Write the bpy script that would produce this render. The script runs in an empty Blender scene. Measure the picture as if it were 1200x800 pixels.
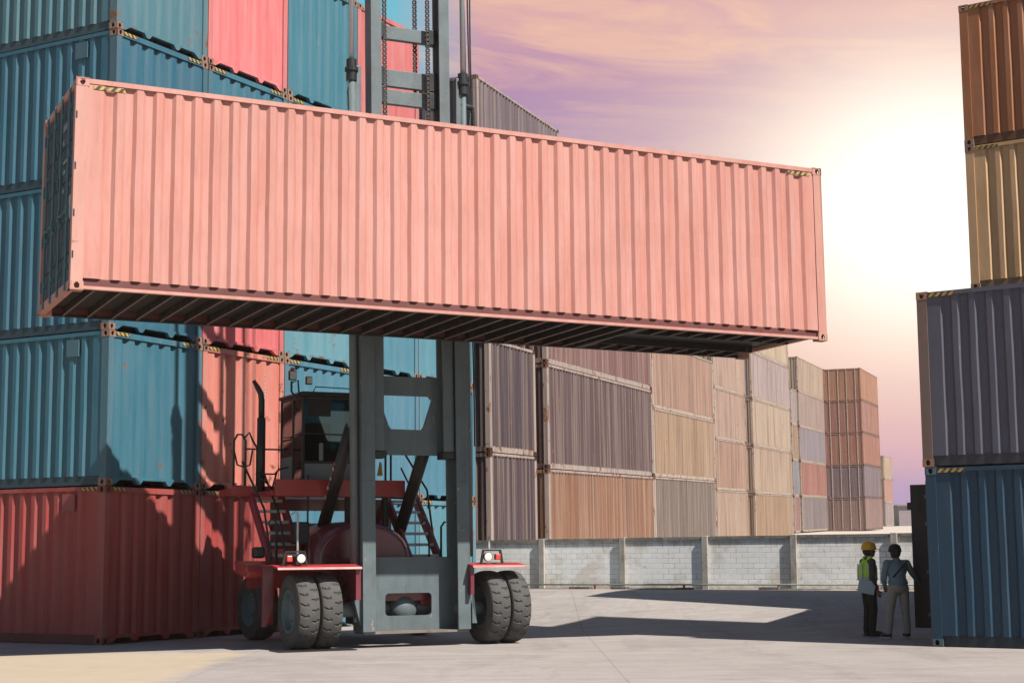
import bpy, bmesh, math, random
from math import sin, cos, radians, pi, sqrt, atan2, degrees
from mathutils import Vector, Matrix, noise
random.seed(7)
scene = bpy.context.scene
COL = scene.collection

EXPO = .80
KA = .64      # surface colours are real-world albedos, exposed like the photograph
# ------------------------------------------------------------------ helpers
class MB:
    """collects geometry for ONE mesh object"""
    def __init__(s): s.v = []; s.f = []
    def add(s, vs, fs):
        o = len(s.v); s.v += [tuple(p) for p in vs]; s.f += [tuple(i + o for i in f) for f in fs]; return s
    def box(s, x0, x1, y0, y1, z0, z1):
        return s.add([(x0,y0,z0),(x1,y0,z0),(x1,y1,z0),(x0,y1,z0),(x0,y0,z1),(x1,y0,z1),(x1,y1,z1),(x0,y1,z1)],
                     [(0,3,2,1),(4,5,6,7),(0,1,5,4),(1,2,6,5),(2,3,7,6),(3,0,4,7)])
    def bar(s, p0, p1, w, h, up=(0,0,1)):
        p0 = Vector(p0); p1 = Vector(p1); d = (p1-p0).normalized(); u = Vector(up)
        r = d.cross(u)
        if r.length < 1e-4: r = d.cross(Vector((1,0,0)))
        r.normalize(); u = r.cross(d).normalized()
        q = []
        for p in (p0, p1):
            for a, b in ((-1,-1),(1,-1),(1,1),(-1,1)): q.append(p + r*a*w/2 + u*b*h/2)
        return s.add(q, [(0,1,2,3),(7,6,5,4),(0,4,5,1),(1,5,6,2),(2,6,7,3),(3,7,4,0)])
    def tube(s, pts, r, n=8, caps=True):
        pts = [Vector(p) for p in pts]; rs = r if isinstance(r, (list, tuple)) else [r]*len(pts)
        rings = []; prev = None
        for i, p in enumerate(pts):
            d = (pts[min(i+1, len(pts)-1)] - pts[max(i-1, 0)])
            if d.length < 1e-7: d = Vector((0,0,1))
            d.normalize()
            if prev is None:
                a = d.cross(Vector((0,0,1)))
                if a.length < 1e-3: a = d.cross(Vector((1,0,0)))
            else: a = prev - d*prev.dot(d)
            a.normalize(); prev = a; b = d.cross(a)
            rings.append([p + (a*cos(2*pi*k/n) + b*sin(2*pi*k/n))*rs[i] for k in range(n)])
        o = len(s.v)
        for R in rings: s.v += [tuple(q) for q in R]
        for i in range(len(rings)-1):
            for k in range(n):
                s.f.append((o+i*n+k, o+i*n+(k+1)%n, o+(i+1)*n+(k+1)%n, o+(i+1)*n+k))
        if caps:
            s.f.append(tuple(o+k for k in range(n-1,-1,-1))); s.f.append(tuple(o+(len(rings)-1)*n+k for k in range(n)))
        return s
    def prism(s, poly, y0, y1, plane='xz'):
        """polygon in plane, extruded along the third axis"""
        n = len(poly); vs = []
        for t in (y0, y1):
            for a, b in poly:
                vs.append((a, t, b) if plane == 'xz' else ((t, a, b) if plane == 'yz' else (a, b, t)))
        return s.add(vs, [tuple(range(n)), tuple(range(2*n-1, n-1, -1))] + [(i, n+i, n+(i+1)%n, (i+1)%n) for i in range(n)])
    def holed(s, outer, inner, y0, y1, plane='xz'):
        """4-corner outer plate with a hole of 4k points (counterclockwise, first k belong to corner 0)"""
        k = len(inner)//4; n = len(inner)
        def P(a, b, t): return (a, t, b) if plane == 'xz' else ((t, a, b) if plane == 'yz' else (a, b, t))
        for t in (y0, y1):
            o = len(s.v)
            s.v += [P(a,b,t) for a,b in outer] + [P(a,b,t) for a,b in inner]
            for c in range(4):
                for j in range(k-1): s.f.append((o+c, o+4+c*k+j, o+4+c*k+j+1))
                s.f.append((o+c, o+4+c*k+k-1, o+4+((c+1)*k)%n, o+(c+1)%4))
        a = len(s.v) - 2*(4+n); b = a + 4 + n
        for i in range(4): s.f.append((a+i, a+(i+1)%4, b+(i+1)%4, b+i))
        for i in range(n): s.f.append((a+4+i, b+4+i, b+4+(i+1)%n, a+4+(i+1)%n))
        return s
    def lathe(s, prof, c, axis='x', n=32, closed=True):
        """prof: list of (t along axis, radius)"""
        o = len(s.v); m = len(prof)
        for k in range(n):
            a = 2*pi*k/n
            for t, r in prof:
                if axis == 'x': s.v.append((c[0]+t, c[1]+r*cos(a), c[2]+r*sin(a)))
                elif axis == 'y': s.v.append((c[0]+r*cos(a), c[1]+t, c[2]+r*sin(a)))
                else: s.v.append((c[0]+r*cos(a), c[1]+r*sin(a), c[2]+t))
        for k in range(n):
            k2 = (k+1) % n
            for j in range(m-1 if not closed else m):
                j2 = (j+1) % m
                s.f.append((o+k*m+j, o+k*m+j2, o+k2*m+j2, o+k2*m+j))
        return s
    def ball(s, c, rx, ry, rz, nu=14, nv=9):
        o = len(s.v)
        for j in range(nv+1):
            th = pi*j/nv
            for i in range(nu):
                ph = 2*pi*i/nu
                s.v.append((c[0]+rx*sin(th)*cos(ph), c[1]+ry*sin(th)*sin(ph), c[2]+rz*cos(th)))
        for j in range(nv):
            for i in range(nu):
                s.f.append((o+j*nu+i, o+(j+1)*nu+i, o+(j+1)*nu+(i+1)%nu, o+j*nu+(i+1)%nu))
        return s
    def mesh(s, name, mat=None, smooth=False, merge=False):
        me = bpy.data.meshes.new(name); me.from_pydata(s.v, [], s.f); me.update()
        bm = bmesh.new(); bm.from_mesh(me)
        if merge: bmesh.ops.remove_doubles(bm, verts=bm.verts, dist=1e-5)
        bmesh.ops.recalc_face_normals(bm, faces=bm.faces); bm.to_mesh(me); bm.free()
        if mat: me.materials.append(mat)
        if smooth:
            me.polygons.foreach_set('use_smooth', [True]*len(me.polygons))
        return me
    def build(s, name, mat=None, parent=None, smooth=False, color=None, merge=False, bevel=0, auto=False):
        ob = bpy.data.objects.new(name, s.mesh(name, mat, smooth, merge)); COL.objects.link(ob)
        if parent: ob.parent = parent
        if color: ob.color = color
        if bevel:
            m = ob.modifiers.new('bevel', 'BEVEL'); m.width = bevel; m.segments = 2; m.limit_method = 'ANGLE'; m.angle_limit = radians(40)
        return ob

def link_mesh(me, name, parent=None, color=None):
    ob = bpy.data.objects.new(name, me); COL.objects.link(ob)
    if parent: ob.parent = parent
    if color: ob.color = color
    return ob
def tag(o, label=None, cat=None, group=None, kind=None):
    if label: o['label'] = label
    if cat: o['category'] = cat
    if group: o['group'] = group
    if kind: o['kind'] = kind
    return o
def empty(name, loc=(0,0,0), rz=0, mat=None):
    o = bpy.data.objects.new(name, None); COL.objects.link(o); o.empty_display_size = .3
    if mat is not None: o.matrix_world = mat
    else: o.location = loc; o.rotation_euler = (0,0,rz)
    return o

# ------------------------------------------------------------------ materials
class NT:
    def __init__(s, nt): s.nt = nt; s.n = nt.nodes; s.l = nt.links
    def new(s, t, **kw):
        nd = s.n.new(t)
        for k, v in kw.items():
            setattr(nd, k, v)
        return nd
    def put(s, nd, key, v):
        inp = nd.inputs[key]
        if hasattr(v, 'node') or isinstance(v, bpy.types.NodeSocket): s.l.new(v, inp)
        else: inp.default_value = v
    def math(s, op, a, b=0.0, c=None, clamp=False):
        nd = s.new('ShaderNodeMath', operation=op, use_clamp=clamp); s.put(nd, 0, a); s.put(nd, 1, b)
        if c is not None: s.put(nd, 2, c)
        return nd.outputs[0]
    def mix(s, fac, a, b, mode='MIX'):
        nd = s.new('ShaderNodeMix', data_type='RGBA', blend_type=mode); s.put(nd, 0, fac); s.put(nd, 6, a); s.put(nd, 7, b); return nd.outputs[2]
    def noise(s, vec, scale, detail=4, rough=.55, dist=0.0):
        nd = s.new('ShaderNodeTexNoise'); s.put(nd, 'Vector', vec); nd.inputs['Scale'].default_value = scale
        nd.inputs['Detail'].default_value = detail; nd.inputs['Roughness'].default_value = rough; nd.inputs['Distortion'].default_value = dist
        return nd.outputs['Fac']
    def vmul(s, vec, v):
        nd = s.new('ShaderNodeVectorMath', operation='MULTIPLY'); s.put(nd, 0, vec); s.put(nd, 1, v); return nd.outputs[0]
    def vadd(s, vec, v):
        nd = s.new('ShaderNodeVectorMath', operation='ADD'); s.put(nd, 0, vec); s.put(nd, 1, v); return nd.outputs[0]
    def ramp(s, fac, stops, interp='LINEAR'):
        nd = s.new('ShaderNodeValToRGB'); cr = nd.color_ramp; cr.interpolation = interp
        while len(cr.elements) < len(stops): cr.elements.new(.5)
        for e, (p, c) in zip(cr.elements, stops):
            e.position = p; e.color = (c, c, c, 1) if isinstance(c, (int, float)) else (*c, 1)
        s.put(nd, 0, fac); return nd.outputs[0]
    def map(s, v, a, b, c=0.0, d=1.0):
        nd = s.new('ShaderNodeMapRange'); s.put(nd, 0, v); s.put(nd, 1, a); s.put(nd, 2, b); s.put(nd, 3, c); s.put(nd, 4, d); return nd.outputs[0]
def material(name):
    m = bpy.data.materials.new(name); m.use_nodes = True
    t = NT(m.node_tree); b = m.node_tree.nodes['Principled BSDF']
    return m, t, b
def srgb(r, g, b):
    f = lambda c: ((c/255)/12.92 if c/255 <= .04045 else (((c/255)+.055)/1.055)**2.4)
    return (f(r), f(g), f(b))

def painted_steel(name='container_paint', rough=.55, rib_light=False):
    m, t, b = material(name)
    oi = t.new('ShaderNodeObjectInfo'); tc = t.new('ShaderNodeTexCoord')
    off = t.math('MULTIPLY', oi.outputs['Random'], 57.0)
    vec = t.vadd(tc.outputs['Object'], off)
    col = oi.outputs['Color']; rust = oi.outputs['Alpha']
    fade = t.noise(vec, .55, 4, .6)
    streak = t.noise(t.vmul(vec, (5.5, 5.5, .55)), 1.0, 4, .6)
    fine = t.noise(t.vmul(vec, (22, 22, 3.0)), 1.0, 3, .6)
    hsv = t.new('ShaderNodeHueSaturation'); t.put(hsv, 'Color', col)
    t.put(hsv, 'Value', t.map(t.math('ADD', fade, t.math('MULTIPLY', streak, .6)), .5, 1.15, .90, 1.10))
    t.put(hsv, 'Saturation', t.map(streak, .3, .75, 1.06, .86))
    c1 = hsv.outputs[0]
    if rib_light:      # pale and dark vertical streaks paint the sunlit and shaded ribs
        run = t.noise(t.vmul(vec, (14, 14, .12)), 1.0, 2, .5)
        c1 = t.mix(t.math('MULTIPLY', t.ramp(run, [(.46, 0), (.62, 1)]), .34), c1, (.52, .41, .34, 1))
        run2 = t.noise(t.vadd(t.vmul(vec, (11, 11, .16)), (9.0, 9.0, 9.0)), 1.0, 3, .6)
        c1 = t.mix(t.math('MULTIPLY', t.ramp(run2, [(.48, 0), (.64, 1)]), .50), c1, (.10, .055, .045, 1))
    # pale chalky scuffs
    sc = t.ramp(t.noise(t.vmul(vec, (9, 9, 1.7)), 1.0, 6, .7, .4), [(.66, 0), (.76, 1)])
    c2 = t.mix(t.math('MULTIPLY', sc, .20), c1, (.72, .72, .70, 1))
    # grime runs
    gr = t.ramp(fine, [(.52, 0), (.75, 1)])
    c3 = t.mix(t.math('MULTIPLY', gr, .13), c2, (.06, .05, .045, 1))
    # rust patches: object colour alpha says how much
    rn = t.math('ADD', t.noise(vec, 2.3, 7, .68, .5), t.math('MULTIPLY', streak, .25))
    rm = t.map(t.math('ADD', rn, t.math('MULTIPLY', t.math('SUBTRACT', rust, 1.0), .32)), .555, .60, 0, 1)
    rcol = t.mix(t.noise(vec, 14, 4), (.13, .045, .02, 1), (.34, .16, .075, 1))
    c4 = t.mix(rm, c3, rcol)
    t.put(b, 'Base Color', t.mix(1.0, c4, (KA, KA, KA, 1), 'MULTIPLY'))
    t.put(b, 'Roughness', t.map(streak, .3, .7, rough-.07, rough+.14)); b.inputs['Specular IOR Level'].default_value = .35
    bp = t.new('ShaderNodeBump'); bp.inputs['Strength'].default_value = .35; bp.inputs['Distance'].default_value = .03
    t.put(bp, 'Height', t.noise(t.vmul(vec, (2.2, 2.2, 1.1)), 1.0, 3, .5)); t.put(b, 'Normal', bp.outputs[0])
    return m
def plain(name, color, rough=.6, metal=0.0, var=.12, scale=3.0, bump=.0, spec=.4, dirt=0.0, chips=False):
    m, t, b = material(name)
    oi = t.new('ShaderNodeObjectInfo'); tc = t.new('ShaderNodeTexCoord')
    vec = t.vadd(tc.outputs['Object'], t.math('MULTIPLY', oi.outputs['Random'], 31.0))
    n = t.noise(vec, scale, 5, .6)
    hsv = t.new('ShaderNodeHueSaturation'); t.put(hsv, 'Color', (*color, 1)); t.put(hsv, 'Value', t.map(n, .3, .7, 1-var, 1+var))
    c = hsv.outputs[0]
    if dirt:
        dn = t.ramp(t.noise(t.vmul(vec, (3, 3, 1.2)), 1.6, 6, .7), [(.52, 0), (.7, 1)])
        c = t.mix(t.math('MULTIPLY', dn, dirt), c, (.10, .075, .055, 1))
    if chips:        # chipped primer showing through
        ch = t.ramp(t.noise(t.vmul(vec, (1, 1, .6)), 9.0, 5, .75, .3), [(.655, 0), (.675, 1)]); c = t.mix(t.math('MULTIPLY', ch, .8), c, (.62, .36, .26, 1))
        gs = t.ramp(t.noise(t.vmul(vec, (7, 7, .5)), 1.0, 5, .7), [(.55, 0), (.75, 1)]); c = t.mix(t.math('MULTIPLY', gs, .35), c, (.05, .05, .05, 1))
    t.put(b, 'Base Color', t.mix(1.0, c, (KA, KA, KA, 1), 'MULTIPLY')); t.put(b, 'Roughness', t.map(n, .3, .7, max(.05, rough-.08), min(1, rough+.1)))
    b.inputs['Metallic'].default_value = metal; b.inputs['Specular IOR Level'].default_value = spec
    if bump:
        bp = t.new('ShaderNodeBump'); bp.inputs['Strength'].default_value = bump; bp.inputs['Distance'].default_value = .02
        t.put(bp, 'Height', t.noise(vec, scale*8, 4)); t.put(b, 'Normal', bp.outputs[0])
    return m

M_paint = painted_steel()
M_riblight = painted_steel('rib_light_container_paint', rib_light=True)
def stripes_mat():
    m, t, b = material('hazard_tape'); tc = t.new('ShaderNodeTexCoord')
    sx = t.new('ShaderNodeSeparateXYZ'); t.put(sx, 0, tc.outputs['Object'])
    v = t.math('ADD', t.math('ADD', sx.outputs[0], sx.outputs[1]), t.math('MULTIPLY', sx.outputs[2], -.9))
    fr = t.math('FRACT', t.math('MULTIPLY', v, 9.5))
    st = t.math('GREATER_THAN', fr, .52)
    wear = t.ramp(t.noise(tc.outputs['Object'], 13, 5), [(.5, 0), (.62, 1)])
    c = t.mix(st, (.025, .025, .028, 1), (.62, .41, .05, 1))
    t.put(b, 'Base Color', t.mix(t.math('MULTIPLY', wear, .55), t.mix(1.0, c, (KA, KA, KA, 1), 'MULTIPLY'), (.20, .16, .13, 1)))
    b.inputs['Roughness'].default_value = .6
    return m
M_stripe = stripes_mat()
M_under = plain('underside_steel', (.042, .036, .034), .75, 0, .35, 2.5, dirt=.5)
M_white = plain('marking_white', (.62, .64, .64), .6, var=.15, scale=9)
M_mast = plain('mast_grey_paint', (.138, .182, .198), .5, .0, .14, 2.2, bump=.1, dirt=.35, chips=True)
M_mastdark = plain('greased_steel', (.028, .033, .037), .45, .2, .3, 3)
M_chrome = plain('cylinder_rod_chrome', (.50, .62, .68), .28, .35, .05, 2, spec=.8)
M_chain = plain('lift_chain_steel', (.070, .062, .058), .55, .6, .4, 30)
M_red = plain('machine_red_paint', (.46, .050, .048), .42, 0, .15, 2.0, dirt=.25)
M_maroon = plain('maroon_hood_paint', (.20, .030, .050), .30, 0, .2, 1.2, dirt=.25, spec=.6)
M_black = plain('black_paint', (.022, .023, .026), .45, 0, .25, 6)
M_stairm = plain('stair_plum_paint', (.36, .050, .075), .45, 0, .2, 3, dirt=.2)
M_step = plain('galvanised_step', (.60, .60, .58), .6, .4, .2, 14, dirt=.3)
M_cab = plain('cab_panel_grey', (.20, .25, .27), .5, 0, .1, 2, dirt=.2)
M_rubber = plain('tyre_rubber', (.092, .090, .090), .82, 0, .22, 5, bump=.3, dirt=.45)
M_rim = plain('rim_teal_grey', (.17, .25, .28), .5, .1, .2, 4, dirt=.35)
M_seat = plain('seat_vinyl', (.02, .02, .022), .7)
M_lens = plain('lamp_lens', (.80, .80, .78), .15, 0, .05, 10, spec=.8)
M_lensred = plain('red_lamp_lens', (.75, .07, .05), .25, 0, .1, 10, spec=.8)
M_yellow = plain('yellow_plastic', (.75, .48, .05), .5)
M_pipe = plain('pale_blue_pipe', (.36, .46, .46), .5, 0, .2, 3, dirt=.3)

def glass_mat():
    m, t, b = material('tinted_cab_glass')
    n = t.n; out = n['Material Output']; n.remove(b)
    tr = t.new('ShaderNodeBsdfTransparent'); tr.inputs[0].default_value = (.10, .21, .22, 1)
    gl = t.new('ShaderNodeBsdfGlossy'); gl.inputs['Color'].default_value = (.85, .95, 1, 1); gl.inputs['Roughness'].default_value = .03
    fr = t.new('ShaderNodeFresnel'); fr.inputs['IOR'].default_value = 1.5
    mx = t.new('ShaderNodeMixShader'); t.put(mx, 0, t.math('ADD', fr.outputs[0], .04)); t.l.new(tr.outputs[0], mx.inputs[1]); t.l.new(gl.outputs[0], mx.inputs[2])
    t.l.new(mx.outputs[0], out.inputs[0]); return m
M_glass = glass_mat()

# ------------------------------------------------------------------ camera (solved from the photograph)
W0, HC = 1200.0, 1.47018
F, PIT, ROL = 1900.0594, 0.12842, 0.00817
def rotm(yaw, pt, rl):
    return (Matrix.Rotation(yaw, 3, 'Z') @ Matrix.Rotation(pt, 3, 'X') @ Matrix.Rotation(rl, 3, 'Y'))
Rc = rotm(0, PIT, ROL)
cam = bpy.data.cameras.new('camera'); camo = bpy.data.objects.new('camera', cam); COL.objects.link(camo)
right, fwd, up = Rc.col[0], Rc.col[1], Rc.col[2]
mw = Matrix.Identity(4)
for i in range(3):
    mw[i][0] = right[i]; mw[i][1] = up[i]; mw[i][2] = -fwd[i]
mw[2][3] = HC
camo.matrix_world = mw
cam.sensor_width = 36; cam.lens = F/W0*36; cam.clip_start = .1; cam.clip_end = 3000
cam.shift_y = 0.8/1200
scene.camera = camo

# ------------------------------------------------------------------ sun and sky
SAZ, SEL = 132.0, 50.0          # azimuth from +Y towards +X, elevation
s_dir = Vector((sin(radians(SAZ))*cos(radians(SEL)), cos(radians(SAZ))*cos(radians(SEL)), sin(radians(SEL))))
sun = bpy.data.lights.new('sun', 'SUN'); sun.energy = 5.0; sun.angle = radians(.5); sun.color = (1.0, .93, .84)
suno = bpy.data.objects.new('sun', sun); COL.objects.link(suno)
suno.rotation_euler = (-s_dir).to_track_quat('-Z', 'Y').to_euler()

world = bpy.data.worlds.new('World'); scene.world = world; world.use_nodes = True
w = NT(world.node_tree); wb = world.node_tree.nodes['Background']
sky = w.new('ShaderNodeTexSky', sky_type='NISHITA'); sky.sun_disc = False
sky.sun_elevation = radians(SEL); sky.sun_rotation = radians(SAZ)
sky.air_density = 1.2; sky.dust_density = .6; sky.ozone_density = 2.0
tc = w.new('ShaderNodeTexCoord'); sx = w.new('ShaderNodeSeparateXYZ'); w.put(sx, 0, tc.outputs['Generated'])
X, Y, Z = sx.outputs
elev = w.math('MULTIPLY', w.math('ARCSINE', Z), 180/pi)            # degrees above the horizon
azi = w.math('MULTIPLY', w.math('ARCTAN2', X, Y), 180/pi)          # degrees right of +Y
comb = w.new('ShaderNodeCombineXYZ'); w.put(comb, 0, w.math('MULTIPLY', azi, .022)); w.put(comb, 1, w.math('ADD', w.math('MULTIPLY', elev, .19), w.math('MULTIPLY', azi, .016))); w.put(comb, 2, 3.7)
n1 = w.noise(comb.outputs[0], 1.7, 6, .55, .6)
comb2 = w.new('ShaderNodeCombineXYZ'); w.put(comb2, 0, w.math('MULTIPLY', azi, .06)); w.put(comb2, 1, w.math('ADD', w.math('MULTIPLY', elev, .42), w.math('MULTIPLY', azi, .05))); w.put(comb2, 2, 1.1)
n2 = w.noise(comb2.outputs[0], 1.6, 7, .6, .9)
ew = w.math('ADD', elev, w.math('MULTIPLY', w.math('SUBTRACT', n1, .5), 5.0))
C = lambda *a: srgb(*a)
base = w.ramp(w.math('DIVIDE', ew, 24.0), [(0.0, C(150,140,200)), (.07, C(168,142,192)), (.16, C(208,158,184)), (.30, C(232,184,180)),
    (.50, C(182,170,206)), (.58, C(154,134,184)), (.68, C(174,134,176)), (.78, C(212,164,172)), (.90, C(200,152,176)), (1.0, C(214,180,162))])
cloud = w.ramp(n2, [(.46, 0), (.62, 1)])
cm = w.math('MULTIPLY', cloud, w.map(elev, 12.0, 17.5, 0, 1))
base = w.mix(w.math('MULTIPLY', cm, .58), base, (*C(250,200,165), 1))
# wide sunset glow low on the right
GAZ, GEL = 15.2, 11.6
da = w.math('MULTIPLY', w.math('SUBTRACT', azi, GAZ), .80); de = w.math('SUBTRACT', elev, GEL)
de = w.math('MULTIPLY', de, 1.12)
r2 = w.math('ADD', w.math('MULTIPLY', da, da), w.math('MULTIPLY', de, de))
g1 = w.math('EXPONENT', w.math('MULTIPLY', r2, -1/24.0)); g2 = w.math('EXPONENT', w.math('MULTIPLY', r2, -1/85.0))
col = w.mix(w.math('MULTIPLY', g2, .85, clamp=True), base, (*C(253,214,190), 1))
col = w.mix(w.math('MULTIPLY', g1, 1.45, clamp=True), col, (1.16, .985, .80, 1))
g0 = w.math('EXPONENT', w.math('MULTIPLY', r2, -1/15.0)); col = w.mix(w.math('MULTIPLY', g0, 1.25, clamp=True), col, (1.25, 1.20, 1.12, 1))
# clear blue part of the sky on the left
left = w.map(w.math('ADD', azi, w.math('MULTIPLY', w.math('SUBTRACT', n2, .5), 1.6)), -4.4, -1.1, 1, 0)
col = w.mix(left, col, w.ramp(w.math('DIVIDE', elev, 30.0), [(0, C(150,205,218)), (1, C(92,180,205))]))
inside = w.math('MULTIPLY', w.map(elev, 26, 36, 1, 0), w.math('MULTIPLY', w.map(azi, -40, -25, 0, 1), w.map(azi, 30, 45, 1, 0)))
inside = w.math('MULTIPLY', inside, w.map(elev, -2, -.5, 0, 1))
nish = w.new('ShaderNodeVectorMath', operation='SCALE'); w.put(nish, 0, sky.outputs[0]); nish.inputs['Scale'].default_value = .05
col = w.mix(1.0, col, (2**-EXPO,)*3+(1,), 'MULTIPLY')
skycol = w.mix(inside, nish.outputs[0], col)
w.put(wb, 'Color', skycol); wb.inputs['Strength'].default_value = 1.0

scene.view_settings.view_transform = 'Standard'; scene.view_settings.look = 'None'
scene.view_settings.exposure = EXPO; scene.view_settings.gamma = 1.0

# ------------------------------------------------------------------ containers
WID = 2.438
def corr(length, flat_o, slope, flat_i, depth, edge):
    """(s, inset) points of the trapezoidal corrugation"""
    pitch = flat_o + flat_i + 2*slope
    n = max(1, int((length - 2*edge)//pitch)); e = (length - n*pitch + flat_o)/2
    pts = [(0, 0)]; s = e
    for i in range(n - 0):
        if s + slope*2 + flat_i > length - .01: break
        pts += [(s, 0), (s+slope, depth), (s+slope+flat_i, depth), (s+2*slope+flat_i, 0)]
        s += pitch
    pts.append((length, 0)); return pts
def panel(mb, length, z0, z1, P, depth=.042, dims=(.084, .046, .092), nz=5, wob=.004, seed=0, edge=.06):
    """P(s, inset, z) -> xyz"""
    pts = corr(length, dims[0], dims[1], dims[2], depth, edge); o = len(mb.v); m = len(pts)
    for j in range(nz+1):
        z = z0 + (z1-z0)*j/nz; k = sin(pi*j/nz)
        for (s_, d_) in pts:
            q = noise.noise(Vector((s_*1.6+seed*7.3, z*1.4, seed)))*wob*k*2
            q2 = noise.noise(Vector((s_*3.1, z*1.1+4, seed+9)))*wob*k*2.4
            s2 = min(max(s_+q2, 0), length)
            mb.v.append(P(s2, d_+q+.002*k, z))
    for j in range(nz):
        for i in range(m-1): mb.f.append((o+j*m+i, o+j*m+i+1, o+(j+1)*m+i+1, o+(j+1)*m+i))
def casting_mesh(sxn, syn, szn):
    """corner casting, hollow, holes on the outer faces; sxn.. = +1/-1 outward direction"""
    lx, ly, lz = .178, .162, .118; mb = MB()
    def hole(ax, out, w_, h_, r):
        pass
    x0, x1 = (-lx, 0) if sxn > 0 else (0, lx); y0, y1 = (-ly, 0) if syn > 0 else (0, ly); z0, z1 = (-lz, 0) if szn > 0 else (0, lz)
    def oct_(cx, cz, hw, hh):
        k = .35
        return [(cx-hw, cz-hh*k), (cx-hw*k, cz-hh), (cx+hw*k, cz-hh), (cx+hw, cz-hh*k), (cx+hw, cz+hh*k), (cx+hw*k, cz+hh), (cx-hw*k, cz+hh), (cx-hw, cz+hh*k)]
    def rect(a0, a1, b0, b1): return [(a0,b0),(a1,b0),(a1,b1),(a0,b1)]
    th = .022
    yo = y1 if syn > 0 else y0; yi = yo - th*syn
    mb.holed(rect(x0,x1,z0,z1), oct_((x0+x1)/2,(z0+z1)/2,.036,.048), yo, yi, 'xz')
    xo = x1 if sxn > 0 else x0; xi = xo - th*sxn
    mb.holed(rect(min(y0,y1)+.0,y1,z0,z1), oct_((y0+y1)/2,(z0+z1)/2,.034,.046), xo, xi, 'yz')
    zo = z1 if szn > 0 else z0; zi = zo - th*szn
    mb.holed(rect(x0,x1,y0,y1), oct_((x0+x1)/2,(y0+y1)/2,.055,.032), zo, zi, 'xy')
    # inner walls and closed dark core
    zc = z0 if szn > 0 else z1
    mb.box(x0+.004, x1-.004, y0+.004, y1-.004, min(zc, zc+szn*.012), max(zc, zc+szn*.012))
    a = x0 if sxn > 0 else x1-.012; mb.box(a, a+.012, y0+.004, y1-.004, z0+.013, z1-.004)
    a = y0 if syn > 0 else y1-.012; mb.box(x0+.013, x1-.013, a, a+.012, z0+.013, z1-.004)
    return mb.mesh('corner_casting', M_paint)
CAST = {(a,b,c): casting_mesh(a,b,c) for a in (-1,1) for b in (-1,1) for c in (-1,1)}

def text_mesh(body, size, name='marking'):
    cu = bpy.data.curves.new(name, 'FONT'); cu.body = body; cu.size = size; cu.extrude = .0015; cu.align_x = 'LEFT'; cu.resolution_u = 2
    ob = bpy.data.objects.new(name, cu); COL.objects.link(ob)
    dg = bpy.context.evaluated_depsgraph_get(); me = bpy.data.meshes.new_from_object(ob.evaluated_get(dg))
    bpy.data.objects.remove(ob); me.materials.clear(); me.materials.append(M_white); return me

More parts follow.
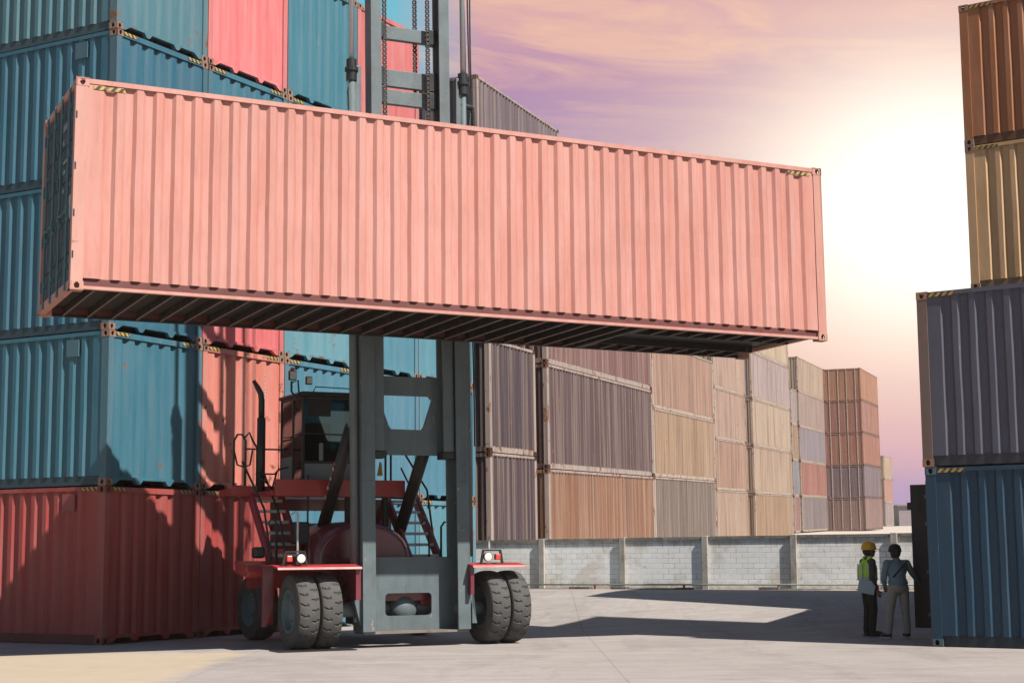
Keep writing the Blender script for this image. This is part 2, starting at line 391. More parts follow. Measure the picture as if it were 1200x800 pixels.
PARTS = {}
def container_parts(L, H, W=WID, end0='corr', detail=2, under=False, railz=.165, pockets=False):
    key = (round(L,3), round(H,3), round(W,3), end0, detail, under, pockets)
    if key in PARTS: return PARTS[key]
    out = []     # (name, mesh, colour role, children)
    nz = 7 if detail >= 3 else (4 if detail == 2 else 1); wob = {3: .0045, 2: .003, 1: 0}[detail]
    seed = len(PARTS)+1
    t = .055; zt = H-.118
    # side panels: y=0 and y=W
    m = MB(); panel(m, L-.32, railz, H-.075, lambda s_, d_, z: (.16+s_, .018+d_, z), nz=nz, wob=wob, seed=seed); out.append(('side_panel', m.mesh('side_panel', M_paint), 'body', []))
    m = MB(); panel(m, L-.32, railz, H-.075, lambda s_, d_, z: (.16+s_, W-.018-d_, z), nz=nz, wob=wob, seed=seed+3); out.append(('side_panel', m.mesh('side_panel', M_paint), 'body', []))
    # far end
    m = MB(); panel(m, W-.30, .15, H-.11, lambda s_, d_, z: (L-.03-d_, .15+s_, z), .045, (.110,.018,.104), nz=nz, wob=wob, seed=seed+5); out.append(('end_panel', m.mesh('end_panel', M_paint), 'body', []))
    # corner posts
    for xa, xb in ((.006, .165), (L-.165, L-.006)):
        for ya, yb in ((.004, .13), (W-.13, W-.004)):
            out.append(('corner_post', MB().box(xa, xb, ya, yb, .118, zt).mesh('corner_post', M_paint), 'post', []))
    # top side rails, bottom side rails (a channel: lip, recess)
    for ya, yb, yl0, yl1 in ((.008, .07, .010, .08), (W-.07, W-.008, W-.08, W-.010)):
        out.append(('top_rail', MB().box(.165, L-.165, ya, yb, H-.078, H-.012).mesh('top_rail', M_paint), 'rail', []))
        ym0, ym1 = (.052, .075) if ya < 1 else (W-.075, W-.052)
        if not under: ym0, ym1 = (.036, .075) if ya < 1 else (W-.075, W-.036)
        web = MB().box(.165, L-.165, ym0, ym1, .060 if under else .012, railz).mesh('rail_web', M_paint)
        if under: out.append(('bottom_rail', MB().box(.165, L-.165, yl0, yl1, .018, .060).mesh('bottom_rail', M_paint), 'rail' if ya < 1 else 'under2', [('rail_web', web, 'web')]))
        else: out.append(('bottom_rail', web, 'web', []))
    # headers and sills at both ends
    for x0_, x1_ in ((.012, .09), (L-.09, L-.012)):
        out.append(('header', MB().box(x0_, x1_, .13, W-.13, H-.112, H-.018).mesh('header', M_paint), 'rail', []))
    def sill(xa, xb, lift):
        z0 = .02+lift; zt_ = .15
        if pockets and xa < 1:
            m = MB()
            m.box(xa, xb, .16, W-.16, .105, .15)
            for yy in (.16, W-.16):       # gusset at each casting
                sg = 1 if yy < 1 else -1
                m.prism([(yy, .104), (yy, .025), (yy+sg*.07, .025), (yy+sg*.20, .104)], xa, xb, 'yz')
            for yy in (W*.34, W*.66):
                m.prism([(yy-.10, .104), (yy-.035, .03), (yy+.035, .03), (yy+.10, .104)], xa, xb, 'yz')
            return m
        return MB().box(xa, xb, .16, W-.16, z0, zt_)
    out.append(('sill', sill(.014, .09, 0).mesh('sill', M_paint), 'rail', []))
    out.append(('sill', sill(L-.09, L-.014, .07 if under else 0).mesh('sill', M_paint), 'rail', []))
    # near end
    if end0 == 'corr':
        m = MB(); panel(m, W-.26, .15, H-.11, lambda s_, d_, z: (.035+d_, .13+s_, z), .045, (.110,.018,.104) if not pockets else (.125, .055, .070), nz=nz, wob=wob, seed=seed+8)
        out.append(('end_panel', m.mesh('end_panel', M_paint), 'body', []))
    else:
        hw = (W-.28)/2
        for k in (0, 1):
            y0 = .13+.008+k*(hw+.008); m = MB().box(.045, .085, y0, y0+hw, .15, H-.112)
            if detail >= 2:
                for z in (.55, 1.05, 1.62, 2.12):          # pressed ribs
                    m.box(.030, .045, y0+.05, y0+hw-.05, z, z+.16)
            kids = []
            for rr in (.24, .76):
                yy = y0+hw*rr; r = MB().tube([(-.008+.012, yy, .07), (-.008+.012, yy, H-.05)], .017 if detail >= 2 else .022, 8)
                for z in (.35, 1.0, 1.9, H-.35): r.box(.0, .045, yy-.05, yy+.05, z, z+.06)
                r.box(-.008, .03, yy-.035, yy+.035, .045, .12); r.box(-.008, .03, yy-.035, yy+.035, H-.10, H-.03)
                kids.append(('lock_rod', r.mesh('lock_rod', M_paint), 'rod'))
                if detail >= 2:
                    h = MB().bar((-.012, yy, 1.15), (-.012, yy+(.36 if rr < .5 else -.36), 1.12), .03, .018)
                    h.box(-.02, .03, yy-.03, yy+.03, 1.10, 1.22); kids.append(('handle', h.mesh('handle', M_paint), 'rod'))
            out.append(('door', m.mesh('door', M_paint), 'door', kids))
            if detail >= 2:
                ye = .13 if k == 0 else W-.13
                for z in (.32, .98, 1.72, H-.42): out.append(('hinge', MB().box(.004, .05, ye-.028, ye+.028, z, z+.16).mesh('hinge', M_paint), 'rod', []))
    # roof and floor
    m = MB()
    if detail >= 2:
        nx = int((L-.2)/.21); o = len(m.v)
        for i in range(nx+1):
            x = .09+(L-.18)*i/nx; z = H-.02-(.018 if i % 2 else 0)
            m.v += [(x, .07, z), (x, W-.07, z)]
        for i in range(nx): m.f.append((o+2*i, o+2*i+2, o+2*i+3, o+2*i+1))
        m.box(.09, L-.09, .07, W-.07, H-.075, H-.045)
    else: m.box(.09, L-.09, .07, W-.07, H-.05, H-.02)
    out.append(('roof', m.mesh('roof', M_paint), 'body', []))
    m = MB()
    if under:
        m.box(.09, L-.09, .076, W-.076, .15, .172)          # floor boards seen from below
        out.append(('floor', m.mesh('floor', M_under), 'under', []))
        x = .34; Lg = 3.35
        k = 0
        while x < L-.28:
            spans = [(.080, W-.080)] if x < L-Lg else [(.080, .66), (W-.66, W-.080)]
            for ya, yb in spans:
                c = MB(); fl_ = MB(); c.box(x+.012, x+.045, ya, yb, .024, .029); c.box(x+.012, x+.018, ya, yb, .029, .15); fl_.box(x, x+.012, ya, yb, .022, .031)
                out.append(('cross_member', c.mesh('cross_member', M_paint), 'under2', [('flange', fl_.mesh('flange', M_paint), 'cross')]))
            x += .355
        g = MB().box(L-Lg, L-.30, .665, .70, .022, .148).box(L-Lg, L-.30, W-.70, W-.665, .022, .148).box(L-Lg+.02, L-.30, .702, W-.702, .128, .140).box(L-Lg-.10, L-Lg-.02, .08, W-.08, .020, .13)
        out.append(('gooseneck_tunnel', g.mesh('gooseneck_tunnel', M_paint), 'under2', []))
    else:
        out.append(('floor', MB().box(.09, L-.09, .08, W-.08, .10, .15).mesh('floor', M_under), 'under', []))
    PARTS[key] = out
    return out

def container(label, group, mat, L, H, col, W=WID, end0='corr', detail=2, rust=.25, post=None, rod=None, door=None, under=False, pockets=False,
              cast=None, stripes=(), name='shipping_container', rail=None, cross=None, web=None, trim=None, paint=None):
    root = empty(name, mat=mat); tag(root, label, 'shipping container', group)
    c4 = lambda c, r=rust: (c[0], c[1], c[2], r)
    roles = {'body': c4(col), 'post': c4(post or col, min(1, rust+.12)), 'rail': c4(rail or col, min(1, rust+.1)), 'rod': c4(rod or col), 'door': c4(door or col),
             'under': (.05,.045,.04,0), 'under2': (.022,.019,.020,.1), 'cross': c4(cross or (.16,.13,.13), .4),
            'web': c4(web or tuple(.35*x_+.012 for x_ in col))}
    for nm, me, role, kids in container_parts(L, H, W, end0, detail, under, pockets=pockets):
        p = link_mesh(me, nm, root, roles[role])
        if trim and (nm in ('top_rail', 'bottom_rail', 'corner_post')): p.color = (*trim, .55)  # trim paints the far rails and posts pale as if sunlit
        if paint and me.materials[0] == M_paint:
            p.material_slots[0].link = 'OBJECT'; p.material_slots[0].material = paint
        for knm, kme, krole in kids: link_mesh(kme, knm, p, roles[krole])
    if detail >= 1:
        cc = cast or tuple(a*.75+b*.25 for a, b in zip(col, (.22, .12, .08)))
        for a in (-1, 1):
            for b_ in (-1, 1):
                for c_ in (-1, 1):
                    o = link_mesh(CAST[(a,b_,c_)], 'corner_casting', root, (*cc, .62 if cast is None else .5))
                    o.location = (L if a > 0 else 0, W if b_ > 0 else 0, H if c_ > 0 else 0)
    for (face, s0, z, ln) in stripes:      # hazard tape by the top corners
        h = .058
        if face == 'front': m = MB().box(s0, s0+ln, .0035, .0078, z, z+h)
        elif face == 'back': m = MB().box(s0, s0+ln, W-.0078, W-.0035, z, z+h)
        else: m = MB().box(.003, .0115, s0, s0+ln, z, z+h)
        m.build('hazard_stripe', M_stripe, root)
    return root

def frame(o, xdir):
    x = Vector(xdir).normalized(); z = Vector((0,0,1)); y = z.cross(x).normalized(); z = x.cross(y)
    m = Matrix.Identity(4)
    for i in range(3): m[i][0] = x[i]; m[i][1] = y[i]; m[i][2] = z[i]; m[i][3] = o[i]
    return m

TEAL = (.038, .150, .225); TEAL2 = (.046, .180, .255); TEALPALE = (.130, .320, .390); NAVY = (.040, .130, .200)
RED = (.42, .065, .060); REDDK = (.42, .070, .062); SALMON = (.72, .24, .185); PINKRED = (.70, .155, .165); BLUE = (.075, .235, .330)

# ---- left block: six tall columns of containers, ends towards the yard
A0 = Vector((-6.8016, 27.0957, 0)); ATH = 1.05852; HA = 2.62735; PA = WID - .01435 + .0
dA = Vector((cos(ATH), sin(ATH), 0)); eA = Vector((-sin(ATH), cos(ATH), 0))
GA = 'containers stacked on the left'
colname = ['corner stack at the left', 'second stack from the left', 'third stack from the left', 'fourth stack from the left behind the mast', 'last stack behind the mast']
lvl = ['bottom', 'second', 'third', 'fourth', 'fifth', 'sixth']
plan = {
 0: [('dark red', REDDK, .22), ('teal', TEAL2, .30), ('dark teal', TEAL, .2), ('dark teal', TEAL, .2), ('weathered teal', (.085,.21,.26), .3)],
 1: [('red', RED, .2), ('salmon', SALMON, .42), ('rose red', PINKRED, .15), ('teal', TEAL2, .2), ('bright pink-red', (.78,.21,.215), .1)],
 2: [('light blue', BLUE, .4), ('blue', BLUE, .2), ('pale blue rusty', TEALPALE, .5), ('teal', TEAL2, .25), ('teal', (.05,.20,.27), .2), ('teal', (.05,.20,.27), .2)],
 3: [('blue', BLUE, .25), ('blue', (.085,.24,.34), .2), ('sky blue', (.09,.27,.36), .2), ('dull red', (.50,.13,.13), .2), ('faded red', (.62,.17,.17), .15)],
 4: [('sky blue', (.11,.30,.38), .35), ('blue', (.075,.235,.33), .25), ('pale blue', (.10,.29,.37), .25), ('blue', BLUE, .2)],
}
lenA = {0: 12.192, 1: 12.192, 2: 12.192, 3: 6.058, 4: 6.058}
for n, items in plan.items():
    for k, (cn, c, ru) in enumerate(items):
        org = A0 + dA*(n+1)*PA + Vector((0,0,HA*k)) 
        org = org + eA*(.02*((k*7+n*3) % 3 - 1))*(1 if k else 0)
        a_ = .34
        st = [('end', .20, HA-.085, a_), ('end', WID-.20-a_, HA-.085, a_)]
        if n == 0 and k == 0: st += [('back', .20, HA-.085, a_)]
        lab = '%s container, %s %s' % (cn, lvl[k] + ' one in the', colname[n]) if k else '%s container at the ground in the %s' % (cn, colname[n])
        W_ = WID-.03
        root = container(lab, GA, frame(org, eA), lenA[n], HA-.004, c, W=W_, end0='corr', detail=2, rust=ru, pockets=True, stripes=st,
                  post=tuple(x*.85+y*.15 for x, y in zip(c, (.25,.20,.17))), cast=(.34,.20,.15) if not (n < 2 and k == 0) else (.22,.07,.06))
        # ventilator box on the long side of the corner stack
        if n == 0:
            MB().box(.70, .98, W_-.028, W_-.004, HA-.42, HA-.13).build('vent', M_paint, root, color=(*[x*.8+.03 for x in c], .1))
        if (n, k) == (1, 1):
            me = text_mesh('T H U 3 0 7 4 2 5 1', .085); o = link_mesh(me, 'marking', root)
            o.matrix_local = Matrix(((0,0,-1,.030),(0,-1,0,.0),(0,0,1,0),(0,0,0,1)))
            # vertical run of characters reading downwards
            o.matrix_local = Matrix(((0,0,-1,.0295),(0,-1,0,.60),(-1,0,0,2.25),(0,0,0,1)))
        if (n, k) == (0, 4):
            MB().box(.55, .95, W_-.014, W_-.010, 1.25, 1.75).build('patch', plain('cyan_repair_paint', (.06,.36,.44), .5), root)

# ---- right block
B0 = Vector((6.30028, 24.87456, 0)); BTH = -.60862; HB = 2.70536
dB = Vector((cos(BTH), sin(BTH), 0)); eB = Vector((-sin(BTH), cos(BTH), 0))
GB = 'containers stacked on the right'
stB = [('front', .20, HB-.092, .42)]
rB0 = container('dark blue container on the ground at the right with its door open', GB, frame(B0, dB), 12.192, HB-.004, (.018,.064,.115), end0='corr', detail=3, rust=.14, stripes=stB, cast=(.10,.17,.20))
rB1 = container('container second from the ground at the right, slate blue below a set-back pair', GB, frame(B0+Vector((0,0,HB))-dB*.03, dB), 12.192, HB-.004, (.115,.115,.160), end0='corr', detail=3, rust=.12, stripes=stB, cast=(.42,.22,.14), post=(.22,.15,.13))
rB1['label'] = 'slate violet container directly on top of the dark blue one at the right'
for k in (0, 1):  # hidden middle row added to join the two ground shadows
    container(('unseen slate grey container at the ground, added for shadow behind the dark blue one', 'unseen slate grey container second up, added for shadow behind the slate violet one')[k], GB,
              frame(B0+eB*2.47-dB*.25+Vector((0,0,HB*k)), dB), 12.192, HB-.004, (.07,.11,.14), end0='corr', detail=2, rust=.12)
B2 = Vector((8.4389, 29.4334, 0)); z2 = 2*HB + .749
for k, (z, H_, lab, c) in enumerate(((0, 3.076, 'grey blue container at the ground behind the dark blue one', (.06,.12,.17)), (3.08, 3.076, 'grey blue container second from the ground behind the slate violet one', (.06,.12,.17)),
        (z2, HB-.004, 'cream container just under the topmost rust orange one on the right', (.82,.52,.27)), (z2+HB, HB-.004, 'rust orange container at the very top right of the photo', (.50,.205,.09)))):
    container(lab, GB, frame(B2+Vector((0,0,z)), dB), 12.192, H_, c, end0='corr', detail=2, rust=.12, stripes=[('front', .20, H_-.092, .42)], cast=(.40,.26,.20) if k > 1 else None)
# three unseen containers added past the right edge to cast the yard shadow
for k in range(3):
    container('unseen dark red container %s above the right row, added to shade the yard' % ('third', 'fourth', 'fifth')[k], GB, frame(B0+dB*2.75+Vector((0,0,HB*(k+2))), dB), 9.4, HB-.004, (.28,.07,.06), detail=1, rust=.1)
# the open door leaf of the ground container, swung straight out
leafo = rB0
m = MB().box(-1.16, -.02, WID-.075, WID-.030, .16, HB-.17)
for z in (.45, 1.0, 1.55, 2.05): m.box(-1.10, -.08, WID-.090, WID-.075, z, z+.14)
leaf = m.build('door', M_paint, leafo, color=(.030,.026,.030,.1))
for xx in (-.34, -.86):
    r = MB().tube([(xx, WID-.105, .10), (xx, WID-.105, HB-.11)], .018, 8)
    for z in (.35, 1.05, 1.85, 2.3): r.box(xx-.05, xx+.05, WID-.11, WID-.076, z, z+.06)
    r.build('lock_rod', M_paint, leaf, color=(.12,.20,.23,.1))
MB().bar((-1.22, WID-.06, 2.18), (-1.0, WID-.06, 2.18), .05, .12).build('latch', M_paint, leaf, color=(.03,.03,.03,.1))

# ---- the lifted container
CPOS = Vector((-5.80231, 21.01646, 4.93502)); CR = rotm(.45139, -.01781, .00716)
CY = .45139
mC = CR.to_4x4(); mC.translation = CPOS
PINK = (.67, .300, .248)
stC = [('front', .24, 2.896-.150, .42), ('front', 12.192-.24-.42, 2.896-.150, .42)]
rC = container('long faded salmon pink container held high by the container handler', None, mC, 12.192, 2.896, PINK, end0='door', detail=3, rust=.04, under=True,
   stripes=[], cast=(.66,.34,.27), post=(.67,.325,.265), rail=(.67,.315,.26), rod=(.10,.22,.25), door=(.055,.075,.11), cross=(.34,.24,.22), web=(.17,.05,.045))  # rail web painted dark with the shade of its channel
for (f_, s0, z, ln) in stC: MB().box(s0, s0+ln, .010, .0165, z, z+.052).build('hazard_stripe', M_stripe, rC)
for z in (.42, .98, 1.62, 2.32):      # door hinge slots in the near corner post
    MB().box(.012, .034, .0025, .0055, z, z+.10).build('hinge_slot', M_black, rC)
def door_text(body, size, y, z, parent):
    me = text_mesh(body, size); o = link_mesh(me, 'marking', parent)
    o.matrix_local = Matrix(((0,0,-1,.0265),(-1,0,0,y),(0,1,0,z),(0,0,0,1))); return o
doorsC = [c for c in rC.children if c.name.startswith('door')]
for body, size, y, z in (('SEGU', .13, .98, 2.36), ('85', .12, .98, 2.16), ('45G1', .09, .62, 2.30), ('MAX.GR.', .07, .90, 1.88), ('32 500', .07, .55, 1.88), ('TARE', .07, .90, 1.74), ('3 900', .07, .55, 1.74), ('NET', .07, .90, 1.48), ('28 600', .07, .55, 1.48)):
    door_text(body, size, y, z, doorsC[0])
MB().box(.0255, .0295, .28, .44, 1.02, 1.34).build('plate', M_white, doorsC[0])

# ---- containers stacked in the upper yard behind the wall (positions solved stack by stack)
AZD, SLD = radians(20.3036), radians(1.15995)
dD = Vector((sin(AZD)*cos(SLD), cos(AZD)*cos(SLD), sin(SLD)))
GD = 'containers stacked behind the wall'
HD = 2.896
def D(stack, base, L, cols, end0='corr', detail=2, W=WID, back=0.0, start=0, rust=.3):
    for k, (cn, c) in enumerate(cols):
        if cn is None: continue
        m = frame(Vector(base), dD); upv = Vector((m[0][2], m[1][2], m[2][2]))
        m.translation = Vector(base) + upv*HD*k
        lab = stack % (cn, ['lowest', 'second from below', 'third from below', 'fourth from below', 'fifth from below', 'sixth from below', 'seventh from below'][k])
        container(lab, GD, m, L, HD-.004, c, W=W, end0=end0, detail=detail, rust=rust, trim=((.42,.34,.31) if base[1] < 60 else (.50,.40,.33)) if end0 != 'door' else None, paint=M_riblight, rod=(.62,.52,.48) if end0 == 'door' else None)
BR = (.36, .20, .13); TN = (.36, .235, .15); PL = (.095, .055, .065); GY = (.17, .135, .12); PK = (.37, .22, .165); DKP = (.060, .040, .055); LT = (.52, .42, .36); LAV = (.34, .28, .29); MR = (.22, .09, .08)
D('%s container, %s in the dark stack behind the right wheels', (-.55, 40.98, 1.075), 3.52, [('black-brown', DKP), ('black-brown', DKP)])
D('%s container, %s in the wide stack right of the mast', (.99, 44.43, .82), 10.87, [('rust brown', (.27,.125,.07)), ('plum grey', PL), ('faded maroon', (.20,.095,.095)), ], rust=.3)
D('%s container, %s in the stack over the second wall post', (5.94, 68.07, 1.65), 11.18, [('grey', GY), ('tan', TN), ('dusty pink', PK)])
D('%s container, %s in the narrow stack over the third wall post', (11.44, 91.25, 1.92), 8.2, [('tan', (.40,.28,.21)), ('dusty pink', PK), ('pale pink', (.43,.29,.235)), ('pale rose', (.45,.31,.25))])
D('%s container, %s in the tall stack left of the fourth wall post', (14.72, 98.95, 1.97), 12.3, [('tan', TN), ('tan', (.44,.32,.24)), ('light tan', (.45,.34,.26)), ('lilac grey', (.40,.32,.32)), ('cream', (.52,.41,.29))])
D('%s container, %s in the sliver stack beside the tall tan stack', (22.50, 130.3, 2.79), 2.6, [('maroon', (.30,.16,.15)), ('grey blue', (.22,.24,.30)), ('tan', TN), ('lilac grey', LAV)], detail=1)
D('%s container, %s in the hazy stack left of the door-end stack', (23.77, 134.0, 2.89), 13.2, [('slate', (.20,.17,.19)), ('rust red', (.34,.13,.11)), ('grey', (.25,.22,.26)), ('tan grey', (.36,.27,.24)), ('tan', (.45,.34,.26))], detail=1)
D('%s container, %s in the far stack that shows its door ends', (31.27, 144.67, 3.09), 11.03, [('brown grey', (.26,.16,.15)), ('slate violet', (.19,.145,.18)), ('red brown', (.36,.15,.11)), ('red brown', (.34,.15,.12)), ('orange brown', (.42,.20,.12))], end0='door', detail=1, W=3.35)
D('%s container, %s in the most distant small stack', (45.93, 201.07, 4.22), 7.78, [('lilac grey', LAV), ('rust pink', (.46,.24,.19)), ('tan', (.50,.36,.26))], detail=1)
# the tall dark stack whose top shows above the lifted container
D('%s container, %s in the stack peeking over the lifted container', (1.75-.3469*7.6, 54-.9377*7.6, 1.17-.0202*7.6), 7.6, [('dark plum', DKP)]*4+[('dark plum grey', (.15,.115,.14))])

# ------------------------------------------------------------------ ground, upper yard, wall
WA = Vector((-.81, 39.5, 0)); WB = Vector((8.15, 34.98, 0)); wdir = (WB-WA).normalized(); wn = Vector((wdir.y, -wdir.x, 0))   # wn points to the camera side
wn = wn if wn.dot(Vector((0,-1,0))) > 0 else -wn
def sm(a, b, x):
    t = min(1, max(0, (x-a)/(b-a))); return t*t*(3-2*t)
def gz(x, y):
    d = (Vector((x, y, 0))-WA).dot(wn)             # metres in front of the wall
    rise = .60*(1-sm(.6, 7.4, d))
    return rise*sm(-1.3, .3, x)*(1-sm(24, 34, x))
def concrete():
    m, t, b = material('yard_concrete'); tc = t.new('ShaderNodeTexCoord'); v = tc.outputs['Object']
    big = t.noise(v, .16, 6, .6, .4); mid = t.noise(v, 1.1, 6, .62, .3); fine = t.noise(v, 18, 5, .7); agg = t.noise(v, 90, 3, .7)
    c = t.ramp(t.math('ADD', t.math('MULTIPLY', big, .6), t.math('MULTIPLY', mid, .4)), [(.30, (.33,.30,.285)), (.50, (.44,.405,.385)), (.70, (.51,.475,.45))])
    c = t.mix(t.math('MULTIPLY', t.ramp(fine, [(.35, 1), (.6, 0)]), .28), c, (.26,.23,.215,1))
    c = t.mix(t.math('MULTIPLY', t.ramp(agg, [(.40, 1), (.55, 0)]), .16), c, (.18,.16,.15,1))
    # long tyre and drag marks
    tr = t.noise(t.vmul(v, (.35, 3.2, 1)), 1.0, 5, .65, .8)
    c = t.mix(t.math('MULTIPLY', t.ramp(tr, [(.53, 0), (.68, 1)]), .30), c, (.20,.175,.16,1))
    tr2 = t.noise(t.vmul(v, (.9, 9.0, 1)), 1.0, 6, .7, .5)
    c = t.mix(t.math('MULTIPLY', t.ramp(tr2, [(.50, 0), (.70, 1)]), .55), c, (.24,.20,.18,1))
    pale = t.ramp(t.noise(t.vmul(v, (1.4, 4.5, 1)), 1.3, 6, .7, .3), [(.56, 0), (.70, 1)]); c = t.mix(t.math('MULTIPLY', pale, .45), c, (.58,.56,.54,1))
    # dark oil spots
    oil = t.ramp(t.noise(v, .75, 4, .6, 1.2), [(.66, 0), (.74, 1)]); c = t.mix(t.math('MULTIPLY', oil, .5), c, (.12,.105,.10,1))
    # a few cracks
    vo = t.new('ShaderNodeTexVoronoi', feature='DISTANCE_TO_EDGE'); t.put(vo, 'Vector', t.vadd(t.vmul(v, (.28,.28,.28)), t.math('MULTIPLY', mid, .35))); vo.inputs['Scale'].default_value = 1.0
    ck = t.math('LESS_THAN', vo.outputs[0], .0012); c = t.mix(t.math('MULTIPLY', ck, .35), c, (.10,.085,.08,1))
    # spilled sand on the near left
    sx = t.new('ShaderNodeSeparateXYZ'); t.put(sx, 0, v)
    for sock, sp, off_ in ((sx.outputs[0], 5.2, 1.3), (sx.outputs[1], 6.1, 2.2)):
        jj = t.math('ABSOLUTE', t.math('SUBTRACT', t.math('FRACT', t.math('DIVIDE', t.math('ADD', t.math('ADD', sock, off_), t.math('MULTIPLY', fine, .03)), sp)), .5))
        c = t.mix(t.math('MULTIPLY', t.math('LESS_THAN', jj, .0020), .32), c, (.12,.11,.10,1))
    tm = t.noise(t.vmul(t.vadd(v, (3.0, 0, 0)), (.55, .10, 1)), 1.0, 5, .6, 1.5)
    c = t.mix(t.math('MULTIPLY', t.ramp(tm, [(.54, 0), (.62, 1), (.70, 0)]), .16), c, (.10,.095,.09,1))
    grit = t.ramp(t.noise(v, 42, 2, .5), [(.70, 0), (.74, 1)]); c = t.mix(t.math('MULTIPLY', grit, .5), c, (.62,.60,.57,1))
    grit2 = t.ramp(t.noise(t.vadd(v, (5.0,5.0,0)), 30, 2, .5), [(.70, 0), (.74, 1)]); c = t.mix(t.math('MULTIPLY', grit2, .5), c, (.10,.09,.085,1))
    wob = t.math('MULTIPLY', t.math('SUBTRACT', t.noise(v, 1.3, 4), .5), 1.2)
    s1 = t.map(t.math('ADD', sx.outputs[0], wob), -4.3, -3.9, 1, 0); s2 = t.map(t.math('ADD', sx.outputs[1], wob), 24.7, 25.1, 1, 0)
    sand = t.mix(t.noise(v, 3.0, 5), (.50,.40,.27,1), (.62,.50,.37,1))
    c = t.mix(t.math('MULTIPLY', t.math('MULTIPLY', s1, s2), .75), c, sand)
    c = t.mix(1.0, c, (.66, .66, .66, 1), 'MULTIPLY')
    t.put(b, 'Base Color', c); b.inputs['Roughness'].default_value = .9; b.inputs['Specular IOR Level'].default_value = .25
    bp = t.new('ShaderNodeBump'); bp.inputs['Strength'].default_value = .5; bp.inputs['Distance'].default_value = .02
    t.put(bp, 'Height', t.math('ADD', t.math('MULTIPLY', mid, .7), t.math('MULTIPLY', fine, .4))); t.put(b, 'Normal', bp.outputs[0])
    return m
M_ground = concrete()
def grid(name, xs, ys, fz, mat):
    mb = MB(); nx, ny = len(xs), len(ys)
    for y in ys:
        for x in xs: mb.v.append((x, y, fz(x, y)))
    for j in range(ny-1):
        for i in range(nx-1): mb.f.append((j*nx+i, j*nx+i+1, (j+1)*nx+i+1, (j+1)*nx+i))
    return mb.build(name, mat, smooth=True)
xs = [-900, -300, -120, -60, -30, -15] + [-8+i*.4 for i in range(0, 112)] + [38, 45, 60, 120, 300, 900]
ys = [-600, -200, -60, -20, 0, 10, 16, 20, 22] + [23+i*.4 for i in range(0, 44)] + [41, 42.6, 60, 100]
def gzz(x, y):
    z = gz(x, y)
    return z if y < 41 else z - 0*y
tag(grid('ground', xs, ys, gzz, M_ground), kind='structure')
M_yard = plain('pale_yard_gravel', (.60,.53,.46), .95, 0, .14, .35, bump=.4)
yp = [(30, .70), (41, .74), (44.4, .78), (68, 1.55), (91, 1.86), (99, 1.93), (131, 2.74), (145, 3.04), (201, 4.17), (240, 4.8), (400, 4.9), (2500, 5.0)]
def yz(y):
    for (a, za), (b, zb) in zip(yp, yp[1:]):
        if a <= y <= b: return za+(zb-za)*(y-a)/(b-a)
    return yp[-1][1] if y > 2500 else yp[0][1]
mb = MB()
# yard sheet starts just behind the wall line
ts = [-1.1, 0, 2, 4, 6, 8, 10, 14, 20, 30, 45, 70, 120, 300, 900]
rows = []
for j, yy in enumerate([None, 42, 44.4, 56, 68, 80, 91, 99, 115, 131, 145, 170, 201, 240, 400, 900, 2500]):
    for tt in ts:
        p = WA + wdir*tt - wn*.12
        if yy is None: mb.v.append((p.x, p.y, .72))
        else:
            x = p.x if j < 2 else p.x*(1 if tt > 0 else 1) ; mb.v.append(((-2.5 if tt < -1 else p.x)*(1 if yy < 60 else (3 if yy > 240 else 1.4)) , max(yy, p.y+.05), yz(yy)))
n_ = len(ts)
for j in range(16):
    for i in range(n_-1): mb.f.append((j*n_+i, j*n_+i+1, (j+1)*n_+i+1, (j+1)*n_+i))
tag(mb.build('upper_yard_ground', M_yard, smooth=False), kind='structure')
tag(MB().box(-900, 900, 105, 2500, -.6, -.1).build('terrain', M_yard), kind='structure')

